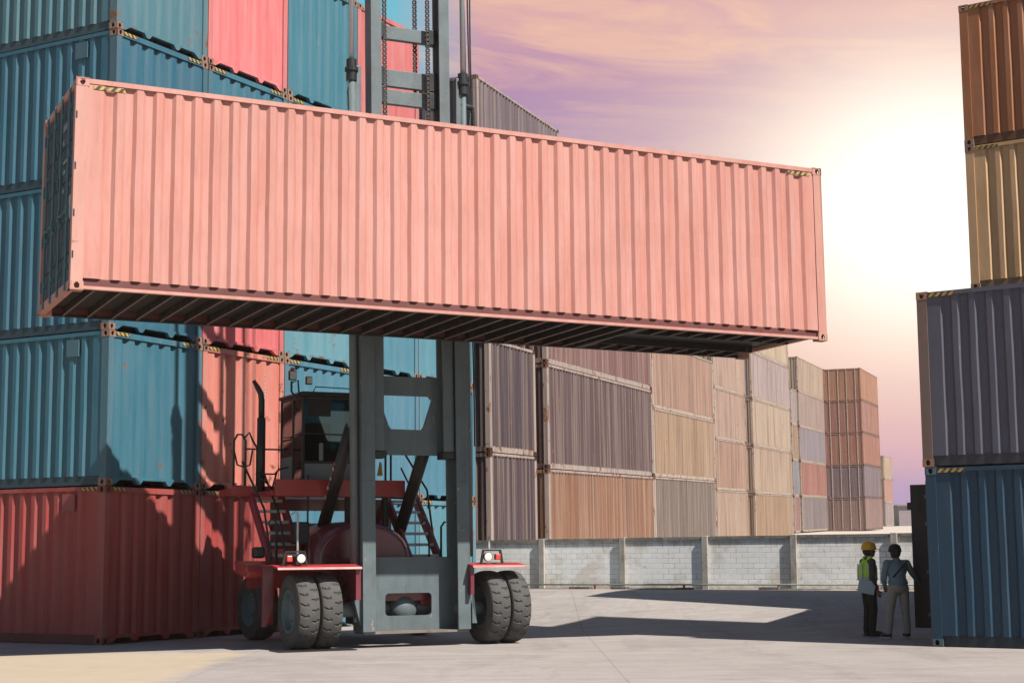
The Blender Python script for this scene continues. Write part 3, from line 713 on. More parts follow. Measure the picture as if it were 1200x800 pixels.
def block_wall():
    m, t, b = material('painted_block_wall'); tc = t.new('ShaderNodeTexCoord'); v = tc.outputs['Object']
    mp = t.new('ShaderNodeSeparateXYZ'); t.put(mp, 0, v); cx = t.new('ShaderNodeCombineXYZ'); t.put(cx, 0, mp.outputs[0]); t.put(cx, 1, mp.outputs[2]); t.put(cx, 2, 0.0)
    br = t.new('ShaderNodeTexBrick'); t.put(br, 'Vector', cx.outputs[0]); br.inputs['Scale'].default_value = 1.0
    br.inputs['Brick Width'].default_value = .27; br.inputs['Row Height'].default_value = .118; br.inputs['Mortar Size'].default_value = .006; br.inputs['Mortar Smooth'].default_value = .3
    br.inputs['Color1'].default_value = (.66,.66,.65,1); br.inputs['Color2'].default_value = (.74,.74,.73,1); br.inputs['Mortar'].default_value = (.34,.32,.30,1)
    big = t.noise(v, 1.1, 6, .65, .6); fine = t.noise(v, 9, 6, .7); mask = t.ramp(t.noise(v, 1.7, 4, .6), [(.38, 0), (.58, 1)])
    c = t.mix(mask, (.70,.70,.69,1), br.outputs[0])
    c = t.mix(.25, c, br.outputs[0])
    # grime: rising damp below, black runs from the coping
    top = t.map(t.math('ADD', mp.outputs[2], t.math('MULTIPLY', t.math('SUBTRACT', t.noise(t.vmul(v, (4,4,.8)), 2.0, 5, .7), .5), .7)), .98, 1.25, 0, 1)
    low = t.map(t.math('ADD', mp.outputs[2], t.math('MULTIPLY', t.math('SUBTRACT', fine, .5), .5)), .02, .20, 1, 0)
    c = t.mix(t.math('MULTIPLY', top, .70), c, (.10,.10,.09,1)); c = t.mix(t.math('MULTIPLY', low, .75), c, (.34,.24,.15,1))
    st = t.ramp(big, [(.50, 0), (.62, 1)]); c = t.mix(t.math('MULTIPLY', st, .42), c, (.40,.33,.24,1))
    sp = t.ramp(fine, [(.60, 0), (.68, 1)]); c = t.mix(t.math('MULTIPLY', sp, .6), c, (.13,.12,.11,1))
    c = t.mix(1.0, c, (1.08, 1.09, 1.10, 1), 'MULTIPLY')
    t.put(b, 'Base Color', c); b.inputs['Roughness'].default_value = .9
    bp = t.new('ShaderNodeBump'); bp.inputs['Strength'].default_value = .6; bp.inputs['Distance'].default_value = .01
    t.put(bp, 'Height', t.math('SUBTRACT', t.math('MULTIPLY', fine, .4), br.outputs['Fac'])); t.put(b, 'Normal', bp.outputs[0])
    return m
M_wall = block_wall()
M_post = plain('weathered_concrete_post', (.50,.47,.42), .9, 0, .2, 4, bump=.4, dirt=.5)
M_cope = plain('stained_coping', (.27,.25,.23), .95, 0, .35, 5, bump=.5, dirt=.6)
M_kerb = plain('dirty_kerb', (.16,.145,.125), .95, 0, .5, 3, bump=.6, dirt=.6)
mW = Matrix.Identity(4)
for i in range(3):
    mW[i][0] = wdir[i]; mW[i][1] = (-wn)[i]; mW[i][2] = (0,0,1)[i]
mW.translation = Vector((WA.x, WA.y, .585))
wall = tag(empty('block_wall', mat=mW), 'low whitewashed block wall with posts and stained coping below the stacked containers', 'wall')
def twall(px):      # photo column -> distance along the wall
    tt = (px-563)/(1060-563); Z_ = 39.5/(1+tt*(39.5/34.9-1)); return None
posts = [.0, 1.66, 3.74, 5.75, 7.82, 10.05, 12.3, 14.6]
xsP = [-.4] + posts[1:]
tpx = lambda P: (Vector((P[0], P[1], 0))-WA).dot(wdir)
px = [tpx(p) for p in ((.68,38.75), (2.53,37.82), (4.33,36.91), (6.17,35.98), (8.15,34.98))]
px = [-.75] + px + [px[-1]+2.1, px[-1]+4.2, px[-1]+6.3, px[-1]+8.4]
rz_ = lambda x: .012*x/1.0*.55
for i in range(len(px)-1):
    a, b_ = px[i]+.075, px[i+1]-.075
    MB().box(a, b_, .0, .10, -.7, 1.10+.010*i).build('wall_panel', M_wall, wall)
    MB().box(a, b_, -.03, .13, 1.10+.010*i, 1.165+.010*i).build('coping', M_cope, wall)
for i, x in enumerate(px):
    MB().box(x-.072, x+.072, -.075, .11, -.7, 1.175+.010*i).build('post', M_post, wall, bevel=.008)
# kerb stones and the pale pipe at the foot of the wall
k = MB(); x = -.7; rnd = random.Random(3)
while x < 17:
    ln = rnd.uniform(.28, .6)
    if rnd.random() < .82: k.box(x, x+ln-.03, -.34+rnd.uniform(-.02, .02), -.16, -.2, .045+rnd.uniform(-.015, .03))
    x += ln
kb = k.build('kerb', M_kerb, bevel=.012); kb.matrix_world = mW.copy(); tag(kb, kind='structure')
pp = empty('water_pipe', mat=mW.copy()); tag(pp, 'thin pale blue pipe running low along the foot of the block wall', 'pipe')
MB().tube([(-.7, -.20, .115), (17, -.20, .135)], .018, 8).build('pipe', M_pipe, pp, smooth=True)
for i, x in enumerate([2.2*j+.9 for j in range(8)]):
    MB().box(x-.02, x+.02, -.22, -.18, -.02, .105).build('bracket', M_red, pp)

# distant grey shed to the right of the last stack
sh = empty('distant_shed', (52.5, 222, 4.6), radians(-6)); tag(sh, 'long low grey shed far behind the last container stack', 'shed')
MB().box(0, 40, 0, 18, -.2, 2.6).build('wall', plain('shed_wall', (.33,.29,.31), .8), sh)
MB().box(-.3, 40.3, -.3, 18.3, 2.603, 2.8).build('roof', plain('shed_roof', (.28,.25,.28), .8), sh)

exec_after = True
# ------------------------------------------------------------------ the container handler
MX = Vector((cos(CY), sin(CY), 0)); MY = Vector((-sin(CY), cos(CY), 0))
mM = Matrix.Identity(4)
for i in range(3): mM[i][0] = MX[i]; mM[i][1] = MY[i]
mM.translation = MX*9.95 + MY*24.3
H_ = tag(empty('container_handler', mat=mM), 'red and grey container handler with a tall mast lifting the pink container', 'container handler')
lean = lambda z: -.010*z

# tyres with real grooves
def tyre_mesh(r=.585, wd=.335, rim=.33, lugs=22):
    mb = MB(); nth = lugs*9
    prof = []                       # (t, radius, tread?)
    for t_, rr, tr in ((-.5,rim,0),(-.5,rim+.05,0),(-.53,rim+.12,0),(-.53,r-.13,0),(-.50,r-.055,0)): prof.append((t_*wd, rr, 0))
    nt = 19
    for i in range(nt):
        u = -1+2*i/(nt-1); prof.append((u*.465*wd, r-.030*abs(u)**3.0, 1))
    for t_, rr in ((.50,r-.055),(.53,r-.13),(.53,rim+.12),(.5,rim+.05),(.5,rim)): prof.append((t_*wd, rr, 0))
    m = len(prof)
    for k_ in range(nth):
        th = 2*pi*k_/nth
        for (t_, rr, tr) in prof:
            if tr:
                u = t_/(.465*wd); g = 0
                for sgn, ph in ((1, 0), (-1, .5)):
                    uu = u*sgn
                    if uu > .02:
                        cph = (th*lugs/(2*pi) + ph - .22*sin(uu*3.3) ) % 1.0
                        wdt = .13 if uu > .35 else .10
                        if abs(cph-.5) < wdt*.75 and (uu > .12 and uu < .97): g = max(g, .022)
                rr -= g
            mb.v.append((t_, rr*cos(th), rr*sin(th)))
    for k_ in range(nth):
        k2 = (k_+1) % nth
        for j in range(m-1): mb.f.append((k_*m+j, k_*m+j+1, k2*m+j+1, k2*m+j))
    return mb.mesh('tyre', M_rubber)
TY = tyre_mesh(); TYR = tyre_mesh(.555, .36, .32, 20)
def rim_mesh(r, wd, out=-1):
    mb = MB()
    mb.lathe([(out*wd*.50, r+.012), (out*wd*.50, r-.03), (out*wd*.22, r-.05), (out*wd*.16, r-.12), (out*wd*.20, .14), (out*wd*.34, .12), (out*wd*.36, .0), (out*wd*.0, .0), (0, r-.05), (-out*wd*.45, r-.03), (-out*wd*.45, r+.012)], (0,0,0), 'x', 36, closed=False)
    return mb.mesh('rim', M_rim, smooth=False)
RIMO = rim_mesh(.33, .335, -1); RIMI = rim_mesh(.33, .335, 1)
def wheel(a, b, z, tyre, rimm, scale=1, rz=0):
    w_ = empty('wheel'); w_.parent = H_; w_.location = (a, b, z); w_.rotation_euler = (radians(random.uniform(0, 60)), 0, rz)
    link_mesh(tyre, 'tyre', w_); link_mesh(rimm, 'rim', w_)
    nb = MB()
    sgn = -1 if rimm is RIMO else 1
    for k_ in range(10):
        an = 2*pi*k_/10; nb.tube([(sgn*.03, .19*cos(an), .19*sin(an)), (sgn*.085, .19*cos(an), .19*sin(an))], .016, 6)
    nb.build('wheel_nuts', M_rim, w_)
    return w_
for a in (-1.875, -1.505): wheel(a, 0, .585, TY, RIMO)
for a in (1.345, 1.715): wheel(a, 0, .585, TY, RIMI)
wheel(-1.55, 3.2, .555, TYR, RIMO, rz=radians(6)); wheel(1.45, 3.2, .555, TYR, RIMI, rz=radians(6))
# axle, differential
def part(mb, name, mat, parent=None, **kw): return mb.build(name, mat, parent or H_, **kw)
ax = MB().ball((.02, .42, .58), .24, .20, .24, 24, 16); ax.lathe([(-.02,.29),(.05,.29),(.05,.0),(-.02,0)], (.02,.44,.58), 'y', 20, closed=False)
ax.tube([(-1.45,.0,.585),(-1.02,.0,.585),(-.92,.10,.585),(-.80,.40,.585),(-.6,.50,.58),(.6,.50,.58),(.80,.40,.585),(.92,.10,.585),(1.0,.0,.585),(1.3,.0,.585)], .11, 12)
part(ax, 'axle', M_mast, smooth=True)
part(MB().tube([(-1.3,3.2,.555),(1.2,3.2,.555)], .11, 10).box(-.5,.4,3.0,3.4,.45,.95), 'rear_axle', M_mastdark)
# chassis: two side beams, belly, counterweight
part(MB().box(-.62,-.42,.35,4.2,.62,1.15).box(.32,.52,.35,4.2,.62,1.15).box(-.60,.5,3.9,5.0,.55,1.55), 'chassis', M_red, bevel=.02)
part(MB().box(-1.30,1.15,.50,.62,.75,1.30).box(-1.05,.95,.30,.5,.70,.95), 'bulkhead', M_maroon, bevel=.01)
part(MB().box(-2.0,-.9,2.2,2.4,.9,1.35).box(-1.1,1.0,2.3,2.5,.8,1.4), 'rear_frame', M_red)
# hood: rounded body
hd = MB(); sec = []
for b_, s_ in ((.62,.92),(.72,1.0),(1.2,1.04),(2.2,1.04),(3.3,1.0),(3.6,.9)):
    sec.append([(cos(t_)*.86*s_*(1 if abs(cos(t_))<.99 else 1), b_, 1.18+max(0,sin(t_))**.62*.78*s_) for t_ in [pi*k_/18 for k_ in range(19)]])
o = 0
for s_ in sec: hd.v += [(p[0]*.97-.56, p[1], p[2]) for p in s_]
for i in range(len(sec)-1):
    for k_ in range(18): hd.f.append((i*19+k_, i*19+k_+1, (i+1)*19+k_+1, (i+1)*19+k_))
hd.f.append(tuple(range(19))); hd.f.append(tuple(range((len(sec)-1)*19+18, (len(sec)-1)*19-1, -1)))
part(hd, 'hood', M_maroon, smooth=False, bevel=.03)
# mast: outer columns
for sg in (-1, 1):
    m = MB()
    f0 = -.30
    x0_, x1_ = (.70*sg, .92*sg) if sg > 0 else (-.92, -.70)
    segs = 4; zl = [.25, 2.6, 5.2, 8.0]
    for za, zb in zip(zl, zl[1:]):
        for (xa, xb, ya, yb) in ((x0_, x1_, f0, f0+.035), (x0_, x1_, f0+.415, f0+.45), ((x1_-.03, x1_, f0+.035, f0+.415) if sg > 0 else (x0_, x0_+.03, f0+.035, f0+.415))):
            q = [(xa+lean(za),ya,za),(xb+lean(za),ya,za),(xb+lean(za),yb,za),(xa+lean(za),yb,za),(xa+lean(zb),ya,zb),(xb+lean(zb),ya,zb),(xb+lean(zb),yb,zb),(xa+lean(zb),yb,zb)]
            m.add(q, [(0,3,2,1),(4,5,6,7),(0,1,5,4),(1,2,6,5),(2,3,7,6),(3,0,4,7)])
    part(m, 'mast_column', M_mast, bevel=.006)
    # inner column
    m = MB(); g0 = -.22
    xa, xb = (.515, .695) if sg > 0 else (-.695, -.515)
    for za, zb in zip([3.02, 7.5, 11, 15], [7.5, 11, 15]):
        for (p0, p1, ya, yb) in ((xa, xb, g0, g0+.04), (xa, xb, g0+.24, g0+.28), ((xb-.03, xb, g0+.04, g0+.24) if sg > 0 else (xa, xa+.03, g0+.04, g0+.24))):
            la, lb = lean(za), lean(zb); q = [(p0+la,ya,za),(p1+la,ya,za),(p1+la,yb,za),(p0+la,yb,za),(p0+lb,ya,zb),(p1+lb,ya,zb),(p1+lb,yb,zb),(p0+lb,yb,zb)]
            m.add(q, [(0,3,2,1),(4,5,6,7),(0,1,5,4),(1,2,6,5),(2,3,7,6),(3,0,4,7)])
    part(m, 'inner_mast_column', M_mast)
    # dark stop block at the foot of the inner column
    xm = (xa+xb)/2; part(MB().box(xm-.11+lean(3), xm+.13+lean(3), g0-.02, g0+.26, 2.96, 3.08), 'stop_block', M_mastdark, bevel=.02)
    # lift cylinder outside the column
    xc = (-1.0 if sg < 0 else .985)
    cy = part(MB().tube([(xc, -.12, 1.05 if sg < 0 else 1.4), (xc+lean(9.3), -.12, 9.3)], .068 if sg < 0 else .05, 16), 'lift_cylinder', M_mast, smooth=True)
    part(MB().lathe([(-.22,.0),(-.22,.088),(-.06,.088),(-.06,.11),(.0,.11),(.0,.085),(.14,.085),(.14,0)], (xc+lean(9.3), -.12, 9.3), 'z', 18, closed=False), 'gland', M_mastdark, cy)
    part(MB().tube([(xc+lean(9.3), -.12, 9.3), (xc+lean(14), -.12, 15)], .042, 14), 'piston_rod', M_chrome, cy, smooth=True)
    part(MB().box(xc+(.06 if sg < 0 else -.14)+lean(8.6), xc+(.16 if sg < 0 else -.05)+lean(8.6), -.14, .0, 8.0, 9.35), 'cylinder_bracket', M_mast, bevel=.01)
    # foot bracket
    part(MB().prism([(xc-.08, 1.04), (xc+.14 if sg < 0 else xc-.0, 1.04), (xc+.14 if sg < 0 else xc, .35), (xc+.06, .35), (xc-.05, .75)], -.22, -.02), 'foot_bracket', M_mast, bevel=.01)
# crossbeams high up
for z0, z1 in ((9.90, 10.12), (9.10, 9.38), (8.80, 9.04)):
    part(MB().box(-.52+lean(9), .36+lean(9), -.05, .06, z0, z1), 'crossbeam', M_mast, bevel=.006)
    part(MB().box(-.52+lean(9), -.44+lean(9), -.16, -.052, z0-.02, z1+.02).box(.36+lean(9), .52+lean(9), -.10, .05, z0-.02, z1+.02), 'beam_bracket', M_mastdark, bevel=.01)
part(MB().box(-.50+lean(11.5), .50+lean(11.5), -.05, .06, 11.3, 11.6), 'crossbeam', M_mast)
# H-shaped cross frame of the inner mast
la = lean(3.6)
outer = [(-.515+la, 3.03), (.515+la, 3.03), (.515+la, 4.30), (-.515+la, 4.30)]
inner = [(-.34+la,3.50),(-.30+la,3.445), (.24+la,3.44),(.28+la,3.50), (.42+la,3.93),(.36+la,3.99), (-.47+la,3.99),(-.505+la,3.93)]
part(MB().holed(outer, inner, .02, .09), 'cross_frame', M_mast, bevel=.006)
part(MB().box(-.515+lean(8.2), .515+lean(8.2), .02, .09, 8.0, 8.5), 'cross_frame', M_mast)
# lower front plate with its slot
PZ0, PZ1 = .25, 1.40
outer = [(-.70, PZ0), (.73, PZ0), (.73, PZ1), (-.70, PZ1)]
rr = .06; hx0, hx1, hz0, hz1 = -.40, .40, .475, .83
def rnd_hole(x0, x1, z0, z1, r):
    pts = []
    for cx, cz, a0 in ((x0+r, z0+r, pi), (x1-r, z0+r, 1.5*pi), (x1-r, z1-r, 0), (x0+r, z1-r, .5*pi)):
        for j in range(4): an = a0+(pi/2)*j/3; pts.append((cx+r*cos(an), cz+r*sin(an)))
    return pts
part(MB().holed(outer, rnd_hole(hx0, hx1, hz0, hz1, rr), .10, .145), 'front_plate', M_mast)
part(MB().box(-.90, .90, -.27, .148, .215, .248), 'base_plate', plain('worn_steel_edge', (.26,.22,.19), .6, .3, .3, 6))
# lift chains (links modelled)
def chain(a, b, z0, z1):
    m = MB(); z = z0; k_ = 0
    while z < z1:
        m.box(a-.020+lean(z), a+.020+lean(z), b-.012, b+.012, z, z+.050)
        m.box(a-.032+lean(z), a-.022+lean(z), b-.020, b+.020, z+.030, z+.085); m.box(a+.022+lean(z), a+.032+lean(z), b-.020, b+.020, z+.030, z+.085)
        z += .075
    return part(m, 'lift_chain', M_chain)
chain(-.43, -.14, 8.2, 14.5); chain(.20, -.02+.10, 9.0, 14.5); chain(.34, -.14, 8.2, 14.5)
# hydraulic hoses beside the right column
for i, (a, b_) in enumerate(((1.04, -.05), (1.075, .02), (1.12, .05), (1.22, .10), (1.27, .12))):
    pts = [(a-.02+lean(z)*1+.012*sin(z*1.3+i), b_, z) for z in [3.2+j*.6 for j in range(20)]]
    part(MB().tube(pts, .013, 6), 'hose', M_black, smooth=True)
part(MB().tube([(.93+lean(8.9), -.1, 8.9), (1.16+lean(8.9), -.05, 8.9)], .05, 10).tube([(1.06, -.05, 8.8), (1.02, -.07, 8.45), (.86, -.09, 8.25)], .019, 6).tube([(1.10,-.05,8.9),(1.12,-.05,8.6)], .03, 8), 'hose_clamp', M_mastdark)
part(MB().tube([(-1.10,-.14,9.1),(-1.16,-.14,8.9),(-1.14,-.14,8.6),(-1.07,-.14,8.45)], .016, 6), 'hose', M_black)
# spreader behind the lifted container, hooks over its top rail (mostly hidden)
SP = mC.copy()
spr = MB().box(-5.4, 5.4, -.408, -.315, 7.1, 7.55)
for a in (-5.2, -.6, .4, 5.0): spr.box(a, a+.18, -.405, -.32, 7.55, 7.72)
spr.box(-.65, .55, -.40, -.31, 5.2, 7.1)
part(spr, 'spreader', M_mast)
# tilt cylinders
for sg, a in ((-1, -.90), (1, .50)):
    t0 = Vector((a, .20, 3.66)); t1 = Vector((a, 2.0, 1.52)); d_ = (t1-t0)
    tcyl = part(MB().tube([t0 + d_*.08, t0 + d_*.90], .105, 16), 'tilt_cylinder', M_black, smooth=True)
    part(MB().tube([t0, t0 + d_*.10], .055, 12), 'piston_rod', M_chrome, tcyl, smooth=True)
    part(MB().lathe([(-.07,.0),(-.07,.10),(.07,.10),(.07,0)], t1-d_*.06, 'x', 16, closed=False).lathe([(-.09,0),(-.09,.045),(.09,.045),(.09,0)], t1-d_*.06, 'x', 12, closed=False), 'pivot', M_mastdark, tcyl)
    if sg < 0:
        # red and white warning ticks along the tube
        for k_ in range(9):
            c = t0 + d_*(.34+.035*k_) + Vector((-.108, 0, .0)); part(MB().bar(c, c+d_.normalized()*.055, .012, .05), 'warning_mark', M_white if k_ % 2 else M_lensred, tcyl)
# deck
part(MB().box(-1.85, .42, 1.28, 1.40, 2.40, 2.68), 'deck_beam', M_red, bevel=.01)
part(MB().box(-1.90, .40, 1.40, 3.1, 2.42, 2.50).box(-2.32, -1.2, 2.2, 3.0, 2.44, 2.56), 'deck', M_red)
part(MB().box(-2.33, -1.3, 2.18, 2.2, 2.44, 2.60), 'deck_edge', M_red)
# red rear frame with a long slot, below the deck
outer = [(-1.62, 1.55), (.55, 1.55), (.55, 2.39), (-1.62, 2.39)]
part(MB().holed(outer, rnd_hole(-1.47, .2, 1.98, 2.19, .09), 2.25, 2.33), 'slotted_frame', M_maroon)
for a in (-.38, .30): part(MB().tube([(a, 1.9, 1.3), (a, 1.9, 2.42)], .06, 10), 'support_post', M_black)
# cab
cab = empty('cab'); cab.parent = H_; CX0, CX1, CY0, CY1, CZ0, CZ1 = -1.32, -.10, 1.55, 2.75, 2.68, 4.10
gw = .045
fr = MB()
for (x_, y_) in ((CX0, CY0), (CX1-gw, CY0), (CX0, CY1-gw), (CX1-gw, CY1-gw)): fr.box(x_, x_+gw, y_, y_+gw, CZ0, CZ1)
fr.box(CX0, CX1, CY0+.002, CY0+gw-.002, 2.96, 3.0); fr.box(CX0, CX1, CY0+.001, CY0+gw-.001, CZ1-.05, CZ1-.001); fr.box(CX0+.001, CX0+gw-.001, CY0, CY1, CZ1-.05, CZ1-.001); fr.box(CX0+.001, CX0+gw-.001, CY0+.5, CY0+.56, CZ0, CZ1-.05)
fr.box(CX0+.0015, CX0+gw-.0015, CY0, CY1, 3.38, 3.41)
fr.build('cab_frame', M_black, cab, bevel=.006)
MB().box(CX0-.03, CX1+.03, CY0-.05, CY1+.05, CZ1, CZ1+.06).build('roof', M_black, cab, bevel=.02)
MB().box(CX0+gw, CX1-gw, CY0+.008, CY0+.03, CZ0, 2.958).box(CX0+.008, CX0+.03, CY0+.56, CY1-gw, CZ0, 3.1).build('lower_panel', M_cab, cab)
MB().box(CX0+gw, CX1-gw, CY0+.015, CY0+.022, 3.002, CZ1-.052).build('windscreen', M_glass, cab)
MB().box(CX0+.015, CX0+.022, CY0+gw, CY0+.498, CZ0+.02, CZ1-.052).build('side_window', M_glass, cab)
MB().box(CX0+.015, CX0+.022, CY0+.562, CY1-gw, 3.102, CZ1-.052).build('side_window', M_glass, cab)
MB().box(CX1-.03, CX1-.012, CY0+gw, CY1-gw, CZ0, CZ1-.05).box(CX0+gw, CX1-gw, CY1-.03, CY1-.012, CZ0, 3.3).build('rear_panel', M_black, cab)
MB().box(CX0+gw, CX1-gw, CY0+.05, CY1-.05, CZ0, CZ0+.05).build('cab_floor', M_black, cab)
MB().box(-.95,-.45,2.15,2.6,3.05,3.17).box(-.93,-.47,2.5,2.62,3.17,3.72).box(-.85,-.55,2.2,2.5,2.72,3.05).build('seat', M_seat, cab, bevel=.04)
stw = MB(); ring = [(-.55+.19*cos(2*pi*j/20), 1.95+.07*sin(2*pi*j/20), 3.30+.17*sin(2*pi*j/20)) for j in range(21)]
stw.tube(ring, .014, 6, caps=False).tube([(-.55,1.95,3.3),(-.55,1.85,2.75)], .025, 8).bar((-.74,1.95,3.3),(-.36,1.95,3.3),.02,.02); stw.build('steering_wheel', M_black, cab)
MB().box(CX0+.1, CX0+.5, CY0+.012, CY0+.014, CZ1-.05-.30, CZ1-.055).build('sun_strip', M_black, cab)
# roof rail, lamps
MB().tube([(CX0+.20,CY0+.05,CZ1+.06),(CX0+.24,CY0+.05,CZ1+.15),(CX1,CY0+.05,CZ1+.13),(CX1+.02,CY0+.05,CZ1+.06)], .010, 6).build('roof_rail', M_black, cab)
def worklamp(c, parent=cab, s=.11, d=(0,-1,0)):
    l = MB().box(c[0]-s/2, c[0]+s/2, c[1]-.03, c[1]+.04, c[2]-s*.62, c[2]+s*.62).build('work_lamp', M_black, parent, bevel=.012)
    MB().box(c[0]-s*.40, c[0]+s*.40, c[1]-.036, c[1]-.031, c[2]-s*.5, c[2]+s*.5).build('lens', M_lens, l)
worklamp((-1.50, 1.55, 4.42), s=.13); worklamp((-1.23, 1.50, 4.34)); worklamp((-.30, 1.50, 4.26), s=.10)
MB().tube([(-1.50,1.60,4.33),(-1.50,1.60,4.16),(-1.42,1.62,4.05),(-1.32,1.58,4.07),(-1.15,1.54,4.12)], .019, 6).tube([(-1.5,1.62,4.30),(-1.38,1.62,4.35),(-1.36,1.62,4.1)], .016, 6).build('lamp_bracket', M_black, cab)
MB().ball((-1.49,1.60,4.53),.04,.04,.035).build('beacon', M_lensred, cab, smooth=True)
# handrail in front of the cab, grab bar
MB().tube([(CX0-.02,CY0+1.0,3.45),(CX0-.06,CY0+.5,3.42),(CX0-.04,CY0,3.46),(CX1,CY0-.04,3.44)], .010, 6).build('cab_rail', M_black, cab)
MB().box(-1.10+.05,-.98,1.44,1.50,3.0,3.3).build('mirror_box', M_cab, cab, bevel=.02)
# exhaust
part(MB().tube([(-1.83,2.2,2.5),(-1.83,2.2,3.75)], .072, 14).tube([(-1.83,2.2,3.75),(-1.83,2.2,4.05),(-1.845,2.2,4.16),(-1.90,2.2,4.26),(-1.975,2.2,4.38)], [.052,.052,.050,.046,.030], 14), 'exhaust_stack', M_mastdark, smooth=True)
# rails and folding ladder hoops on the left of the deck
hr = MB()
hr.tube([(-2.30,2.2,2.5),(-2.30,2.2,3.35),(-2.24,2.2,3.46),(-2.16,2.2,3.46),(-2.10,2.2,3.36),(-2.10,2.2,2.55)], .019, 6)
hr.tube([(-2.12,2.25,3.40),(-2.02,2.25,3.50),(-1.96,2.25,3.36),(-1.90,2.2,3.24),(-1.90,2.2,2.55)], .019, 6)
hr.tube([(-2.30,2.2,3.2),(-2.24,2.2,2.95),(-2.14,2.2,2.92),(-2.02,2.2,2.95),(-1.98,2.2,3.2)], .016, 6)
hr.tube([(-2.12,2.2,3.22),(-1.34,2.2,3.22)], .016, 6); hr.tube([(-1.95,2.1,2.80),(-1.62,2.1,2.80),(-1.55,2.1,2.88),(-1.38,2.1,2.92)], .016, 6)
hr.tube([(-1.66,2.1,2.56),(-1.58,2.1,2.84)], .016, 6); hr.tube([(-1.92,2.1,2.80),(-1.62,2.1,2.52)], .016, 6)
hr.tube([(-2.18,2.1,3.0),(-1.98,1.5,2.2),(-2.0,1.1,1.5)], .019, 6); hr.tube([(-1.80,2.1,2.8),(-1.72,1.5,2.1),(-1.72,1.1,1.35)], .019, 6)
hr.tube([(-2.0,1.0,1.85),(-2.06,1.0,1.95),(-2.0,1.0,2.05),(-1.92,1.0,1.95),(-1.92,1.0,1.2)], .019, 6)
hr.tube([(-1.30,1.30,1.45),(-1.30,1.30,2.75)], .016, 6)
part(hr, 'handrail', M_black, smooth=True)
hr = MB()
hr.tube([(-.55,2.2,2.7),(-.35,2.2,3.15),(.40,2.2,3.2)], .016, 6); hr.tube([(-.2,2.2,2.68),(-.2,2.2,3.6)], .019, 6); hr.tube([(.02,2.2,2.68),(-.05,2.2,3.2),(-.05,2.2,3.6)], .019, 6)
hr.tube([(.42,2.2,2.68),(.42,2.2,3.7)], .02, 6); hr.tube([(.52,2.2,2.5),(.52,2.2,3.6)], .019, 6); hr.tube([(-.5,2.2,3.35),(.45,2.2,3.33)], .016, 6)
hr.tube([(.62,2.3,3.5),(1.08,1.9,2.55),(1.10,1.6,1.5)], .019, 6); hr.tube([(.75,2.3,2.95),(1.05,1.7,1.9)], .016, 6)
hr.tube([(1.0,1.1,1.3),(1.0,1.1,1.9),(1.06,1.1,1.98),(1.12,1.1,1.98),(1.15,1.1,1.3)], .019, 6); hr.tube([(.78,1.1,1.3),(.78,1.1,1.95),(.70,1.1,2.02),(.62,1.1,1.95)], .016, 6)
part(hr, 'handrail', M_black, smooth=True)
part(MB().prism([(.26,2.80),(.36,2.80),(.34,3.02),(.31,3.05)], 2.18, 2.20), 'warning_tag', M_yellow)
# stairs
def stairs(a0, a1, b_top, z_top, b_bot, z_bot, n, drift=0):
    for a in (a0, a1):
        part(MB().bar((a, b_top, z_top), (a+drift, b_bot, z_bot), .05, .20, up=(0,0,1)), 'stair_stringer', M_stairm)
    for i in range(n):
        f_ = (i+.35)/n; b_ = b_top+(b_bot-b_top)*f_; z = z_top+(z_bot-z_top)*f_
        dx = drift*f_
        part(MB().box(a0+.02+dx, a1-.02+dx, b_-.12, b_+.10, z-.028, z).box(a0+.02+dx, a1-.02+dx, b_-.124, b_-.118, z-.05, z-.002), 'stair_tread', M_step)
stairs(-1.98, -1.46, 2.28, 2.44, 1.15, 1.35, 6); stairs(.46, 1.0, 2.28, 2.44, 1.15, 1.32, 6)
part(MB().box(-1.62,-1.36,1.0,1.25,1.62,1.98), 'battery_box', M_mastdark, bevel=.03)
# fenders
def fender(x0_, x1_, sg):
    m = MB(); 
    pr = [(-.52, 1.225), (-.50, 1.262), (-.20, 1.30), (.35, 1.30), (.36, 1.275), (-.18, 1.275), (-.49, 1.235)]
    m.prism([(b_, z) for b_, z in pr], x0_, x1_, 'yz')
    f_ = part(m, 'fender', M_red, bevel=.004)
    return f_
fl = fender(-2.38, -1.02, -1); frr = fender(.86, 1.80, 1)
part(MB().box(-1.10,-1.02,-.45,.35,.75,1.27), 'fender_side', M_maroon)
part(MB().prism([(-2.36,1.262),(-2.20,1.262),(-2.20,.62),(-2.30,.35),(-2.36,.35)], .30, .36), 'fender_side', M_maroon)
part(MB().box(.86,.92,-.42,.35,.80,1.27), 'fender_side', M_maroon)
# lamp brackets on the fenders
def headlamps(ac, flip, b_=-.36):
    br_ = MB()
    for s_ in (-1, 1): br_.bar((ac+s_*.19, b_, 1.29), (ac+s_*.15, b_, 1.50), .035, .03, up=(0,1,0))
    br_.box(ac-.16, ac+.16, b_-.015, b_+.015, 1.485, 1.51); br = part(br_, 'lamp_bracket', M_black)
    rx = ac-.095 if not flip else ac+.095; wx = ac+.085 if not flip else ac-.085
    part(MB().lathe([(-.045,.0),(-.045,.073),(-.015,.075),(.05,.05),(.06,0)], (wx, b_-.01, 1.395), 'y', 22, closed=False), 'headlight', M_mastdark, br)
    part(MB().lathe([(-.050,.0),(-.049,.040),(-.0455,.066)], (wx, b_-.01, 1.395), 'y', 22, closed=False), 'headlight_lens', M_lens, br)
    part(MB().box(rx-.045, rx+.045, b_-.05, b_+.03, 1.345, 1.44), 'indicator', M_lensred, br, bevel=.015)
headlamps(-2.06, False); headlamps(1.26, True)
part(MB().tube([(-2.0,-.30,1.30),(-2.0,-.30,2.08),(-2.05,-.30,2.10),(-2.10,-.30,2.06)], .016, 6), 'marker_pole', M_step)
